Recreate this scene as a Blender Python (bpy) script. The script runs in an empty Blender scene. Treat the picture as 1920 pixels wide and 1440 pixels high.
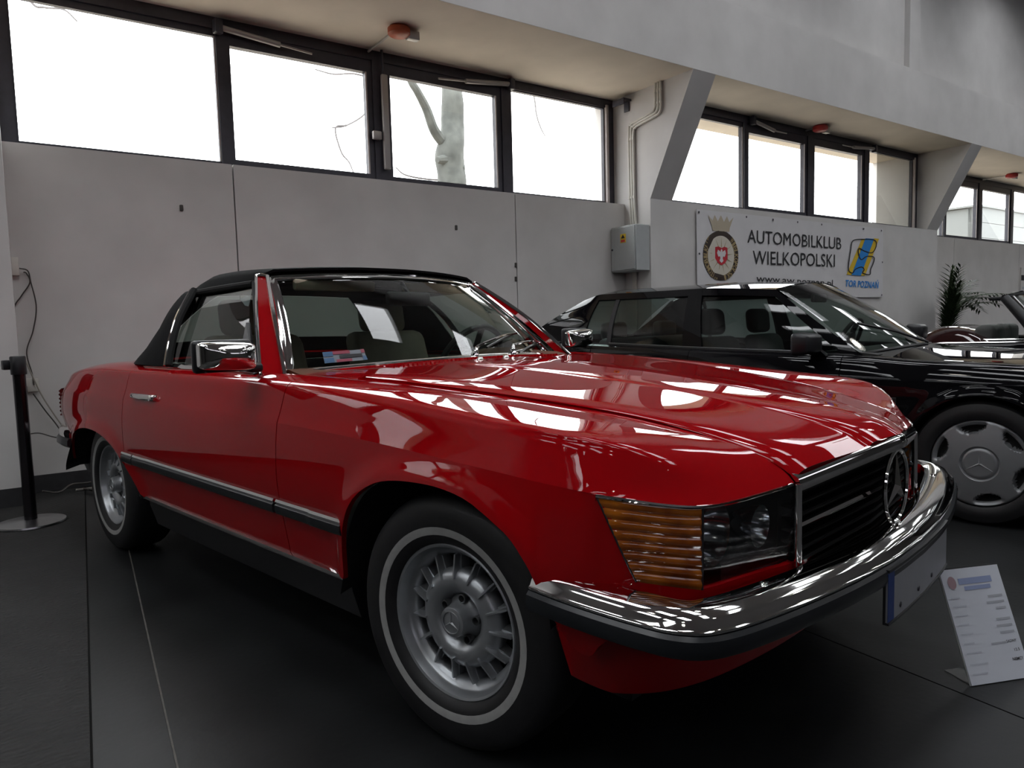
import bpy, bmesh, math, random
import numpy as np
from mathutils import Vector, Matrix

# ------------------------------------------------------------------ camera, world, light, exposure
SC = bpy.context.scene
COL = SC.collection
PI = math.pi
FPX = 1331.51                                   # focal length in pixels of the 1920 px wide frame
cam_data = bpy.data.cameras.new('camera')
cam_data.sensor_fit = 'HORIZONTAL'
cam_data.sensor_width = 36.0
cam_data.lens = 36.0 * FPX / 1920.0
cam_data.clip_start = 0.02
cam_data.clip_end = 400
cam = bpy.data.objects.new('camera', cam_data)
COL.objects.link(cam)
YAW, PITCH, ROLL = 2.33484, -0.0810, -0.02685
_f = Vector((math.cos(PITCH)*math.cos(YAW), math.cos(PITCH)*math.sin(YAW), math.sin(PITCH)))
_r = Vector((math.sin(YAW), -math.cos(YAW), 0.0))
_u = _r.cross(_f)
_r2 = math.cos(ROLL)*_r + math.sin(ROLL)*_u
_u2 = -math.sin(ROLL)*_r + math.cos(ROLL)*_u
_m = Matrix((_r2, _u2, -_f)).transposed().to_4x4()
_m.translation = Vector((1.2781, -1.9080, 1.0261))
cam.matrix_world = _m
SC.camera = cam

SKY = 7.0                                       # overcast sky seen through the windows
world = bpy.data.worlds.new('overcast_sky')
SC.world = world
world.use_nodes = True
wn = world.node_tree.nodes
wn['Background'].inputs[0].default_value = (0.96, 0.985, 1.0, 1)
wn['Background'].inputs[1].default_value = SKY
SC.view_settings.view_transform = 'Standard'
SC.view_settings.look = 'None'
SC.view_settings.gamma = 1.0
SC.view_settings.use_curve_mapping = False
SC.view_settings.exposure = 0.32
SC.cycles.use_denoising = True
SC.cycles.max_bounces = 8
SC.cycles.diffuse_bounces = 5
SC.cycles.glossy_bounces = 5
SC.cycles.transparent_max_bounces = 16
SC.cycles.sample_clamp_indirect = 6.0
SC.cycles.caustics_reflective = False
SC.cycles.caustics_refractive = False

# wall frame: s along the window wall, o away from the hall (positive = outdoors), z up
WA = math.radians(78.2)
WD = np.array([math.cos(WA), math.sin(WA), 0.0])
WN = np.array([-WD[1], WD[0], 0.0])
P0 = np.array([-4.297, -0.769, 0.0])
def wp(s, o, z):
    p = P0 + WD*s + WN*o
    return (p[0], p[1], z)

def portal(s0, s1, z0, z1, o, inward):
    ld = bpy.data.lights.new('daylight_portal', 'AREA')
    ld.shape = 'RECTANGLE'; ld.size = s1-s0; ld.size_y = z1-z0
    ld.cycles.is_portal = True
    ob = bpy.data.objects.new('daylight_portal', ld)
    n = Vector(-WN*inward)                        # light travels along local -z
    x = Vector(WD); y = n.cross(x)*-1
    zl = -n
    y = zl.cross(x)
    m = Matrix((x, y, zl)).transposed().to_4x4()
    m.translation = Vector(wp((s0+s1)/2, o, (z0+z1)/2))
    ob.matrix_world = m
    COL.objects.link(ob)

# ------------------------------------------------------------------ materials
MATS = {}
def nmat(name):
    m = bpy.data.materials.new(name); m.use_nodes = True
    MATS[name] = m
    return m, m.node_tree.nodes, m.node_tree.links, m.node_tree.nodes['Principled BSDF']

def pmat(name, base, rough=0.5, metal=0.0, coat=0.0, coat_rough=0.03, noise=0.0, nscale=20.0, bump=0.0, bscale=200.0, spec=0.5, sheen=0.0, emit=None, estr=0.0, detail=4):
    m, n, l, b = nmat(name)
    b.inputs['Base Color'].default_value = (*base, 1)
    b.inputs['Roughness'].default_value = rough
    b.inputs['Metallic'].default_value = metal
    b.inputs['Coat Weight'].default_value = coat
    b.inputs['Coat Roughness'].default_value = coat_rough
    b.inputs['Coat IOR'].default_value = 1.38
    b.inputs['Specular IOR Level'].default_value = spec
    b.inputs['Sheen Weight'].default_value = sheen
    if emit:
        b.inputs['Emission Color'].default_value = (*emit, 1)
        b.inputs['Emission Strength'].default_value = estr
    tc = n.new('ShaderNodeTexCoord')
    if noise > 0:
        t = n.new('ShaderNodeTexNoise'); t.inputs['Scale'].default_value = nscale; t.inputs['Detail'].default_value = detail
        l.new(tc.outputs['Object'], t.inputs['Vector'])
        r = n.new('ShaderNodeValToRGB')
        r.color_ramp.elements[0].position = 0.3; r.color_ramp.elements[1].position = 0.7
        r.color_ramp.elements[0].color = (*[c*(1-noise) for c in base], 1)
        r.color_ramp.elements[1].color = (*[min(1, c*(1+noise)) for c in base], 1)
        l.new(t.outputs['Fac'], r.inputs['Fac']); l.new(r.outputs['Color'], b.inputs['Base Color'])
    if bump > 0:
        t2 = n.new('ShaderNodeTexNoise'); t2.inputs['Scale'].default_value = bscale
        l.new(tc.outputs['Object'], t2.inputs['Vector'])
        bm = n.new('ShaderNodeBump'); bm.inputs['Strength'].default_value = bump; bm.inputs['Distance'].default_value = 0.002
        l.new(t2.outputs['Fac'], bm.inputs['Height']); l.new(bm.outputs['Normal'], b.inputs['Normal'])
    return m

def glassmat(name, tint, f0=0.04, rough=0.0):
    """thin pane: tinted see-through with a mirror reflection that grows towards grazing angles"""
    m, n, l, b = nmat(name)
    n.remove(b)
    out = n['Material Output']
    tr = n.new('ShaderNodeBsdfTransparent'); tr.inputs[0].default_value = (*tint, 1)
    gl = n.new('ShaderNodeBsdfGlossy'); gl.inputs['Color'].default_value = (1, 1, 1, 1); gl.inputs['Roughness'].default_value = rough
    lw = n.new('ShaderNodeLayerWeight'); lw.inputs['Blend'].default_value = 0.5
    p = n.new('ShaderNodeMath'); p.operation = 'POWER'; p.inputs[1].default_value = 5
    q = n.new('ShaderNodeMath'); q.operation = 'MULTIPLY_ADD'; q.inputs[1].default_value = 1-f0; q.inputs[2].default_value = f0
    mx = n.new('ShaderNodeMixShader')
    l.new(lw.outputs['Facing'], p.inputs[0]); l.new(p.outputs[0], q.inputs[0])
    l.new(q.outputs[0], mx.inputs[0]); l.new(tr.outputs[0], mx.inputs[1]); l.new(gl.outputs[0], mx.inputs[2])
    l.new(mx.outputs[0], out.inputs['Surface'])
    return m

pmat('wall_paint', (0.60, 0.585, 0.57), 0.8, noise=0.06, nscale=2.5, bump=0.15, bscale=60)
pmat('soffit_bounce_tint', (0.76, 0.69, 0.60), 0.85, noise=0.05, nscale=3.0)  # warm tint: brownish bounce light from the ground outside, put into the colour
pmat('strut_paint', (0.27, 0.26, 0.265), 0.75, noise=0.05, nscale=4)
pmat('wall_joint', (0.12, 0.11, 0.10), 0.9)
pmat('skirting_black', (0.025, 0.025, 0.027), 0.6, noise=0.2)
pmat('window_frame', (0.035, 0.033, 0.045), 0.45, noise=0.15)
pmat('window_bead', (0.45, 0.40, 0.38), 0.4)
pmat('ceiling_paint', (0.5, 0.5, 0.5), 0.85, noise=0.05)
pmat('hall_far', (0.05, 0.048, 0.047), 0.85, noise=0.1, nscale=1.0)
pmat('floor_dark', (0.013, 0.0138, 0.0143), 0.42, noise=0.3, nscale=3.0, bump=0.25, bscale=40, detail=8, spec=0.3)
pmat('floor_mat', (0.014, 0.014, 0.0136), 0.7, noise=0.25, nscale=6, bump=0.4, bscale=120)
pmat('floor_seam', (0.10, 0.095, 0.085), 0.6, noise=0.3, nscale=30)
pmat('floor_gap', (0.008, 0.008, 0.008), 0.9)
pmat('red_paint', (0.33, 0.0024, 0.005), 0.4, coat=1.0, coat_rough=0.006, noise=0.03, nscale=1.5, spec=0.0)
pmat('black_paint', (0.0045, 0.0045, 0.0055), 0.3, coat=1.0, coat_rough=0.008, noise=0.05, spec=0.0)
pmat('maroon_paint', (0.020, 0.006, 0.006), 0.3, coat=1.0, coat_rough=0.008, noise=0.05, spec=0.0)
pmat('chrome', (0.86, 0.85, 0.83), 0.045, metal=1.0, noise=0.015, nscale=8)
pmat('steel_brushed', (0.55, 0.55, 0.56), 0.28, metal=1.0, noise=0.05)
pmat('post_dark', (0.06, 0.055, 0.06), 0.12, metal=0.9, noise=0.1)
pmat('alloy', (0.44, 0.46, 0.48), 0.33, metal=0.75, noise=0.05)
pmat('rubber', (0.010, 0.010, 0.011), 0.55, noise=0.2, nscale=30, bump=0.1)
pmat('whitewall', (0.34, 0.34, 0.33), 0.6, noise=0.08, nscale=40)
pmat('tyre_well', (0.006, 0.006, 0.006), 0.9)
pmat('black_plastic', (0.012, 0.012, 0.014), 0.35, noise=0.1)
pmat('bumper_rubber', (0.014, 0.016, 0.019), 0.28, noise=0.1)
pmat('soft_top_cloth', (0.0042, 0.0042, 0.0050), 0.95, noise=0.3, nscale=60, bump=0.3, bscale=500, spec=0.15)
pmat('leather', (0.36, 0.31, 0.23), 0.5, noise=0.08, bump=0.1)
pmat('dash_brown', (0.13, 0.05, 0.025), 0.55, noise=0.12)
pmat('dark_interior', (0.02, 0.02, 0.02), 0.7)
pmat('dark_leather', (0.04, 0.042, 0.04), 0.55, noise=0.1)
pmat('grille_black', (0.004, 0.004, 0.0045), 0.75, spec=0.12)
pmat('reflector', (0.55, 0.56, 0.58), 0.12, metal=1.0)
pmat('lamp_housing', (0.16, 0.165, 0.17), 0.3, metal=0.8)
pmat('plate_white', (0.30, 0.31, 0.335), 0.35, noise=0.04)
pmat('plate_blue', (0.02, 0.05, 0.20), 0.4)
pmat('paper_white', (0.66, 0.69, 0.76), 0.6, noise=0.02)
pmat('print_black', (0.015, 0.015, 0.018), 0.7)
pmat('print_grey', (0.42, 0.44, 0.49), 0.7)
pmat('print_blue_soft', (0.30, 0.36, 0.56), 0.7)
pmat('tail_red', (0.10, 0.006, 0.006), 0.2, coat=0.5)
pmat('print_red_soft', (0.40, 0.27, 0.30), 0.7)
pmat('print_red', (0.50, 0.02, 0.035), 0.6)
pmat('print_blue', (0.015, 0.22, 0.62), 0.6)
pmat('print_yellow', (0.68, 0.46, 0.02), 0.6)
pmat('print_gold', (0.36, 0.27, 0.13), 0.6)
pmat('print_pale_gold', (0.46, 0.40, 0.30), 0.6)
pmat('print_faint', (0.54, 0.57, 0.64), 0.7)
pmat('print_cream', (0.62, 0.58, 0.50), 0.6)
pmat('print_brown', (0.035, 0.022, 0.016), 0.6)
pmat('banner_vinyl', (0.66, 0.65, 0.66), 0.5, noise=0.03, nscale=4)
pmat('cabinet_grey', (0.40, 0.42, 0.42), 0.45, noise=0.03)
pmat('conduit_white', (0.62, 0.60, 0.55), 0.5, noise=0.04)
pmat('closer_grey', (0.42, 0.40, 0.38), 0.4, metal=0.3)
pmat('reel_orange', (0.42, 0.075, 0.02), 0.5, noise=0.1)
pmat('reel_red', (0.40, 0.02, 0.02), 0.5, noise=0.1)
pmat('cable_grey', (0.06, 0.055, 0.05), 0.6)
pmat('cable_pale', (0.30, 0.28, 0.24), 0.6)
pmat('bark', (0.075, 0.078, 0.071), 0.9, noise=0.35, nscale=6, bump=0.6, bscale=20)
pmat('twig', (0.13, 0.12, 0.12), 0.9)
pmat('ground_outside', (0.36, 0.31, 0.25), 0.95, noise=0.2, nscale=0.6)
pmat('render_white', (0.62, 0.60, 0.62), 0.8, noise=0.04)
pmat('siding', (0.12, 0.125, 0.122), 0.7, noise=0.03)
pmat('palm_leaf', (0.035, 0.06, 0.022), 0.5, noise=0.3, nscale=10)
pmat('palm_stem', (0.10, 0.075, 0.04), 0.7, noise=0.2)
pmat('pot_brown', (0.10, 0.05, 0.035), 0.6, noise=0.1)
pmat('sticker_silver', (0.16, 0.18, 0.21), 0.4)
pmat('sticker_blue', (0.02, 0.09, 0.20), 0.4)
pmat('sticker_red', (0.25, 0.02, 0.05), 0.4)
pmat('acrylic_edge', (0.55, 0.58, 0.56), 0.15)
pmat('lamp_glow', (0.9, 0.9, 0.85), 0.5, emit=(1, 0.96, 0.88), estr=25.0)
pmat('cap_silver', (0.30, 0.31, 0.32), 0.42, metal=0.55, noise=0.03)
glassmat('pane_glass', (0.97, 0.98, 0.98), 0.04)
glassmat('pane_tinted', (0.42, 0.41, 0.43), 0.04)
glassmat('pane_roof', (0.95, 0.95, 0.96), 0.04)
glassmat('pane_blind', (0.55, 0.55, 0.53), 0.05)
glassmat('car_glass', (0.50, 0.57, 0.53), 0.05)
glassmat('car_glass_dark', (0.38, 0.45, 0.43), 0.05)
glassmat('clear_acrylic', (0.85, 0.87, 0.86), 0.05)

def _amber():
    m, n, l, b = nmat('amber_lens')
    b.inputs['Base Color'].default_value = (0.34, 0.085, 0.006, 1)
    b.inputs['Roughness'].default_value = 0.12
    b.inputs['Coat Weight'].default_value = 0.6
    tc = n.new('ShaderNodeTexCoord'); t = n.new('ShaderNodeTexNoise'); t.inputs['Scale'].default_value = 14
    r = n.new('ShaderNodeValToRGB')
    r.color_ramp.elements[0].position = 0.35; r.color_ramp.elements[0].color = (0.24, 0.05, 0.005, 1)
    r.color_ramp.elements[1].position = 0.65; r.color_ramp.elements[1].color = (0.55, 0.16, 0.012, 1)
    l.new(tc.outputs['Object'], t.inputs['Vector']); l.new(t.outputs['Fac'], r.inputs['Fac']); l.new(r.outputs['Color'], b.inputs['Base Color'])
_amber()

def _lens():
    m = glassmat('lamp_lens', (0.72, 0.75, 0.76), 0.06, 0.02)
    n, l = m.node_tree.nodes, m.node_tree.links
    tc = n.new('ShaderNodeTexCoord'); w = n.new('ShaderNodeTexWave'); w.bands_direction = 'Y'
    w.inputs['Scale'].default_value = 120; w.inputs['Distortion'].default_value = 0.4
    bp = n.new('ShaderNodeBump'); bp.inputs['Strength'].default_value = 0.25; bp.inputs['Distance'].default_value = 0.002
    l.new(tc.outputs['Object'], w.inputs['Vector']); l.new(w.outputs['Fac'], bp.inputs['Height'])
    for x in n:
        if x.type == 'BSDF_GLOSSY': l.new(bp.outputs['Normal'], x.inputs['Normal'])
_lens()

def _mat_ribbed():
    """dark floor matting with fine ribs across it"""
    m = MATS['floor_mat']; n, l = m.node_tree.nodes, m.node_tree.links
    b = n['Principled BSDF']
    tc = n.new('ShaderNodeTexCoord'); w = n.new('ShaderNodeTexWave'); w.bands_direction = 'X'
    mp = n.new('ShaderNodeMapping'); mp.inputs['Rotation'].default_value = (0, 0, math.radians(12.5))
    w.inputs['Scale'].default_value = 14; w.inputs['Distortion'].default_value = 6; w.inputs['Detail'].default_value = 3
    bp = n.new('ShaderNodeBump'); bp.inputs['Strength'].default_value = 0.6; bp.inputs['Distance'].default_value = 0.004
    l.new(tc.outputs['Object'], mp.inputs['Vector']); l.new(mp.outputs['Vector'], w.inputs['Vector'])
    l.new(w.outputs['Fac'], bp.inputs['Height']); l.new(bp.outputs['Normal'], b.inputs['Normal'])
_mat_ribbed()

# ------------------------------------------------------------------ mesh helpers
def obj(name, verts, faces, mat, parent=None, smooth=True, sharp=38, kind=None):
    me = bpy.data.meshes.new(name)
    me.from_pydata([tuple(map(float, v)) for v in verts], [], [tuple(int(i) for i in f) for f in faces])
    me.materials.append(MATS[mat])
    if smooth:
        me.polygons.foreach_set('use_smooth', [True]*len(me.polygons))
        me.set_sharp_from_angle(angle=math.radians(sharp))
    me.update()
    o = bpy.data.objects.new(name, me)
    COL.objects.link(o)
    if parent is not None: o.parent = parent
    if kind: o['kind'] = kind
    return o

class MB:
    """collects shapes for one mesh"""
    def __init__(s): s.v = []; s.f = []
    def add(s, v, f):
        k = len(s.v); s.v += [tuple(p) for p in v]; s.f += [tuple(i+k for i in q) for q in f]; return s
    def box(s, a, b, tf=None):
        (x0, y0, z0), (x1, y1, z1) = a, b
        v = [(x0,y0,z0),(x1,y0,z0),(x1,y1,z0),(x0,y1,z0),(x0,y0,z1),(x1,y0,z1),(x1,y1,z1),(x0,y1,z1)]
        if tf: v = [tf(*p) for p in v]
        return s.add(v, [(0,3,2,1),(4,5,6,7),(0,1,5,4),(1,2,6,5),(2,3,7,6),(3,0,4,7)])
    def hexa(s, v):
        return s.add(v, [(0,3,2,1),(4,5,6,7),(0,1,5,4),(1,2,6,5),(2,3,7,6),(3,0,4,7)])
    def build(s, name, mat, parent=None, smooth=False, sharp=38, kind=None, fix=True):
        o = obj(name, s.v, s.f, mat, parent, smooth, sharp, kind)
        if fix: fixn(o.data)
        return o

def fixn(me):
    bm = bmesh.new(); bm.from_mesh(me); bmesh.ops.recalc_face_normals(bm, faces=bm.faces[:]); bm.to_mesh(me); bm.free()

def rbox(a, b, r=0.01, seg=2, tf=None):
    """bevelled box -> verts, faces"""
    bm = bmesh.new()
    (x0, y0, z0), (x1, y1, z1) = a, b
    bmesh.ops.create_cube(bm, size=1)
    for v in bm.verts:
        v.co = Vector(((x0+x1)/2+v.co.x*(x1-x0), (y0+y1)/2+v.co.y*(y1-y0), (z0+z1)/2+v.co.z*(z1-z0)))
    bmesh.ops.bevel(bm, geom=bm.edges[:], offset=r, segments=seg, profile=0.5, affect='EDGES')
    bm.verts.index_update()
    V = [tuple(v.co) for v in bm.verts]; F = [tuple(v.index for v in f.verts) for f in bm.faces]
    bm.free()
    if tf: V = [tf(*p) for p in V]
    return V, F

def grid_faces(n, m, closed_m=False, closed_n=False):
    f = []
    for i in range(n-1 if not closed_n else n):
        for j in range(m-1 if not closed_m else m):
            a, b = i*m+j, i*m+(j+1) % m
            i2 = (i+1) % n
            f.append((a, b, i2*m+(j+1) % m, i2*m+j))
    return f

def tube(path, r, n=8, caps=True):
    P = np.array(path, float)
    k = len(P)
    T = np.gradient(P, axis=0); T /= np.linalg.norm(T, axis=1)[:, None]+1e-12
    up = np.array([0, 0, 1.0])
    if abs(T[0] @ up) > 0.9: up = np.array([0, 1.0, 0])
    V = []
    R = np.broadcast_to(np.array(r, float), (k,))
    nrm = np.cross(T[0], up); nrm /= np.linalg.norm(nrm)
    for i in range(k):
        nrm = nrm - T[i]*(nrm @ T[i]); nrm /= np.linalg.norm(nrm)
        b = np.cross(T[i], nrm)
        for a in range(n):
            t = 2*PI*a/n
            V.append(P[i]+R[i]*(math.cos(t)*nrm+math.sin(t)*b))
    F = grid_faces(k, n, closed_m=True)
    if caps: F += [tuple(range(n))[::-1], tuple((k-1)*n+i for i in range(n))]
    return V, F

def sweep(path, prof, up=(0, 0, 1), closed=False, caps=True, closed_path=False):
    """profile points (o, u): o along the outward side of the path, u along up"""
    P = np.array(path, float); k = len(P); up = np.array(up, float)
    if closed_path:
        T = np.roll(P, -1, 0)-np.roll(P, 1, 0)
    else:
        T = np.gradient(P, axis=0)
    T /= np.linalg.norm(T, axis=1)[:, None]
    V = []
    for i in range(k):
        o = np.cross(T[i], up); o /= np.linalg.norm(o)
        for (a, b) in (prof[i] if callable(getattr(prof, '__len__', None)) and np.ndim(prof) == 3 else prof):
            V.append(P[i]+o*a+up*b)
    m = len(V)//k
    F = grid_faces(k, m, closed_m=closed, closed_n=closed_path)
    if caps and closed and not closed_path: F += [tuple(range(m)), tuple((k-1)*m+i for i in range(m))[::-1]]
    return V, F

def lathe(prof, n=48, center=(0, 0, 0), axis='y', sgn=1, closed=False):
    """prof: (r, h); h along axis*sgn"""
    V = []
    for i in range(n):
        t = 2*PI*i/n
        for r, h in prof:
            if axis == 'y': V.append((center[0]+r*math.cos(t), center[1]+sgn*h, center[2]+r*math.sin(t)))
            elif axis == 'z': V.append((center[0]+r*math.cos(t), center[1]+r*math.sin(t), center[2]+sgn*h))
            else: V.append((center[0]+sgn*h, center[1]+r*math.cos(t), center[2]+r*math.sin(t)))
    return V, grid_faces(n, len(prof), closed_n=True, closed_m=closed)

def spline(pts, n=40, closed=False):
    """Catmull-Rom through points"""
    P = np.array(pts, float)
    k = len(P)
    if closed: Q = np.vstack([P[-1], P, P[0], P[1]])
    else: Q = np.vstack([2*P[0]-P[1], P, 2*P[-1]-P[-2]])
    segs = k if closed else k-1
    out = []
    for t in np.linspace(0, segs, n, endpoint=not closed):
        i = min(int(t), segs-1); u = t-i
        a, b, c, d = Q[i], Q[i+1], Q[i+2], Q[i+3]
        out.append(0.5*((2*b)+(-a+c)*u+(2*a-5*b+4*c-d)*u*u+(-a+3*b-3*c+d)*u**3))
    return np.array(out)

def pchip(xk, yk):
    """shape-preserving cubic interpolation, yk may be (n,) or (n,d)"""
    xk = np.array(xk, float); yk = np.array(yk, float)
    if yk.ndim == 1: yk = yk[:, None]; flat = True
    else: flat = False
    h = np.diff(xk)[:, None]; d = np.diff(yk, axis=0)/h
    m = np.zeros_like(yk)
    m[0], m[-1] = d[0], d[-1]
    for i in range(1, len(xk)-1):
        a, b = d[i-1], d[i]
        w1, w2 = 2*h[i]+h[i-1], h[i]+2*h[i-1]
        ok = a*b > 0
        with np.errstate(divide='ignore', invalid='ignore'):
            v = (w1+w2)/(w1/a+w2/b)
        m[i] = np.where(ok, v, 0)
    def f(x):
        x = np.atleast_1d(np.array(x, float))
        i = np.clip(np.searchsorted(xk, x)-1, 0, len(xk)-2)
        hh = (xk[i+1]-xk[i])[:, None]; t = np.clip((x-xk[i])[:, None]/hh, 0, 1)
        a, b = yk[i], yk[i+1]
        r = (2*t**3-3*t**2+1)*a+(t**3-2*t**2+t)*hh*m[i]+(-2*t**3+3*t**2)*b+(t**3-t**2)*hh*m[i+1]
        return r[:, 0] if flat else r
    return f

def grid_normals(G):
    du = np.gradient(G, axis=0); dv = np.gradient(G, axis=1)
    n = np.cross(du, dv); n /= np.linalg.norm(n, axis=2)[:, :, None]+1e-12
    return n

def shell(name, G, mat, parent=None, lip=0.012, ref=(-1.2, 0, 0.45), sharp=38, mask=None, lipdir=None, kind=None):
    """surface patch from a grid of points with a turned-in edge all round (panel gaps read as gaps)"""
    G = np.array(G, float); n, m = G.shape[:2]
    N = grid_normals(G)
    flip = np.sum(N*(G-np.array(ref))) < 0
    if flip: N = -N
    V = [tuple(p) for p in G.reshape(-1, 3)]
    F = grid_faces(n, m)
    if mask is not None:
        F = [f for f, k in zip(F, mask.reshape(-1)) if k]
    if not flip: pass
    if flip: F = [tuple(reversed(f)) for f in F]
    if lip > 0:
        loop = [(i, 0) for i in range(n)]+[(n-1, j) for j in range(1, m)]+[(i, m-1) for i in range(n-2, -1, -1)]+[(0, j) for j in range(m-2, 0, -1)]
        base = len(V)
        for (i, j) in loop:
            d = -N[i, j] if lipdir is None else np.array(lipdir)
            V.append(tuple(G[i, j]+d*lip))
        L = len(loop)
        for k in range(L):
            a = loop[k]; b = loop[(k+1) % L]
            ia, ib = a[0]*m+a[1], b[0]*m+b[1]
            q = (ia, base+k, base+(k+1) % L, ib)
            F.append(q if flip else tuple(reversed(q)))
    o = obj(name, V, F, mat, parent, True, sharp, kind)
    return o

def mirror_y(V): return [(p[0], -p[1], p[2]) for p in V]

def tag(o, label, cat, group=None, kind=None):
    o['label'] = label; o['category'] = cat
    if group: o['group'] = group
    if kind: o['kind'] = kind
    return o

def thing(name, label, cat, loc=(0, 0, 0), rotz=0.0, group=None):
    o = bpy.data.objects.new(name, None); COL.objects.link(o)
    o.empty_display_size = 0.1
    o.location = loc; o.rotation_euler = (0, 0, rotz)
    return tag(o, label, cat, group)

def structure(o):
    o['kind'] = 'structure'; return o

def text_mesh(name, s, mat, parent, place, width, height, align='CENTER', bold=0.0, shear=0.0):
    """flat lettering; place(u, v) maps lettering coordinates (metres from the text centre) to space"""
    cu = bpy.data.curves.new(name, 'FONT'); cu.body = s; cu.size = 1.0; cu.fill_mode = 'FRONT'; cu.resolution_u = 3
    cu.offset = bold; cu.shear = shear
    t = bpy.data.objects.new(name, cu); COL.objects.link(t)
    bpy.context.view_layer.update()
    me0 = bpy.data.meshes.new_from_object(t)
    V = np.array([v.co[:] for v in me0.vertices]); F = [tuple(p.vertices) for p in me0.polygons]
    bpy.data.objects.remove(t); bpy.data.curves.remove(cu); bpy.data.meshes.remove(me0)
    lo, hi = V.min(0), V.max(0)
    c = (lo+hi)/2
    sx = width/(hi[0]-lo[0]); sy = height/(hi[1]-lo[1]) if height else sx
    P = [place((p[0]-c[0])*sx, (p[1]-c[1])*sy) for p in V]
    return obj(name, P, F, mat, parent, smooth=False)

# a pixel of the 1920x1440 photograph gives a direction; the plane it touches gives the distance
_C = np.array(cam.matrix_world.translation); _R, _U, _F = np.array(_r2), np.array(_u2), np.array(_f)
def pray(px, py): return (px-960)/FPX*_R-(py-720)/FPX*_U+_F
def px_wall(px, py, o):
    d = pray(px, py); t = ((P0-_C) @ WN+o)/(d @ WN); p = _C+t*d
    return float((p-P0) @ WD), float(p[2])
def px_plane(px, py, axis, val):
    d = pray(px, py); return _C+d*((val-_C[axis])/d[axis])

# ------------------------------------------------------------------ the hall
S0, S1, O1 = -14.0, 29.0, -15.0
ZROOF = 5.9
BAYS = [-5.77, 0.0, 5.77, 11.535, 17.3]        # s where each window bay starts
FORWARD = {-5.77: True, 0.0: False, 5.77: True, 11.535: False, 17.3: True}
BAYLEN = 5.447
FINW = 0.32
ZSILL, ZSOF = 2.30, 3.42
OF, OE = -0.385, -0.966                        # pillar front, edge beam face

floor = MB().box((S0, O1, -0.20), (S1, 0.4, -0.012), wp).build('floor', 'floor_gap')
structure(floor)
seams = [S0, -9.8, -7.3, -4.8, -2.3, 0.17, 0.345, 2.2, 4.2, 6.2, 8.2, 10.2, 12.2, 14.2, 16.2, 18.2, 20.2, S1]
for a, b in zip(seams[:-1], seams[1:]):
    mat = 'floor_mat' if b < 0.3 else 'floor_dark'
    def tf(s, o, z): return wp(s + 0.0586*(o+2.45), o, z)      # the sheets lie slightly askew to the wall
    MB().box((a+0.003, O1, -0.012), (b-0.003, -0.02, 0.0), tf).build('floor_sheet', mat, floor)
def tf(s, o, z): return wp(s + 0.0586*(o+2.45), o, z)
MB().box((0.3425, O1, -0.011), (0.3475, -0.6, 0.0012), tf).build('floor_joint_strip', 'floor_seam', floor)

wall = MB()
for b in BAYS:
    fo = OF if FORWARD[b] else 0.0
    wall.box((b, fo+0.05, 0), (b+BAYLEN, 0.45, ZSILL-0.004), wp)
wall.box((S0, OF+0.05, 0), (BAYS[0]-FINW, 0.45, ZSOF), wp)
wall.box((BAYS[-1]+BAYLEN, OF+0.05, 0), (S1, 0.45, ZSOF), wp)
wall_back = structure(wall.build('wall_back', 'wall_joint'))
for b in BAYS:                                   # facing panels with open joints
    fo = OF if FORWARD[b] else 0.0
    cuts = [0.0, 1.421, 4.018, BAYLEN] if not FORWARD[b] else [0.0, BAYLEN]
    for a, c in zip(cuts[:-1], cuts[1:]):
        MB().box((b+a+(0.005 if a else 0), fo, 0.115), (b+c-(0.005 if c < BAYLEN else 0), fo+0.055, ZSILL), wp).build('wall_panel', 'wall_paint', wall_back)
    MB().box((b, fo-0.008, 0.0), (b+BAYLEN, fo+0.05, 0.115), wp).build('skirting_board', 'skirting_black', wall_back)
# slanting piers between the bays
for k, b in enumerate(BAYS+[BAYS[-1]+BAYLEN+FINW]):
    a0, a1 = b-FINW, b
    prof = [(0.45, 0), (OF, 0), (OF, ZSILL), (OE, ZSOF), (0.45, ZSOF)]
    V = [wp(a0, o, z) for o, z in prof]+[wp(a1, o, z) for o, z in prof]
    n = len(prof)
    F = [tuple(range(n)), tuple(range(2*n-1, n-1, -1))]+[(i, (i+1) % n, n+(i+1) % n, n+i) for i in range(n)]
    m = MB(); m.add(V, F)
    structure(m.build('pillar_'+str(k+1), 'wall_paint'))
    MB().box((a0-0.004, OF-0.008, 0), (a1+0.004, OF+0.02, 0.115), wp).build('skirting_board', 'skirting_black', wall_back)

soffit = structure(MB().box((S0, OE+0.004, ZSOF), (S1, 0.45, ZSOF+0.12), wp).build('ceiling_soffit', 'soffit_bounce_tint'))
structure(MB().box((S0, OE, ZSOF+0.001), (S1, OE+0.3, 4.14), wp).build('beam_edge', 'wall_paint'))
up = MB().box((S0, OE+0.16, 4.14), (S1, OE+0.45, ZROOF), wp)
wall_upper = structure(up.build('wall_upper', 'wall_paint'))
for k in range(-1, 4):
    s = 9.64+5.77*(k-1)
    MB().box((s, OE+0.09, 4.14), (s+0.27, OE+0.17, ZROOF), wp).build('pilaster_strip', 'wall_paint', wall_upper)
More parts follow.
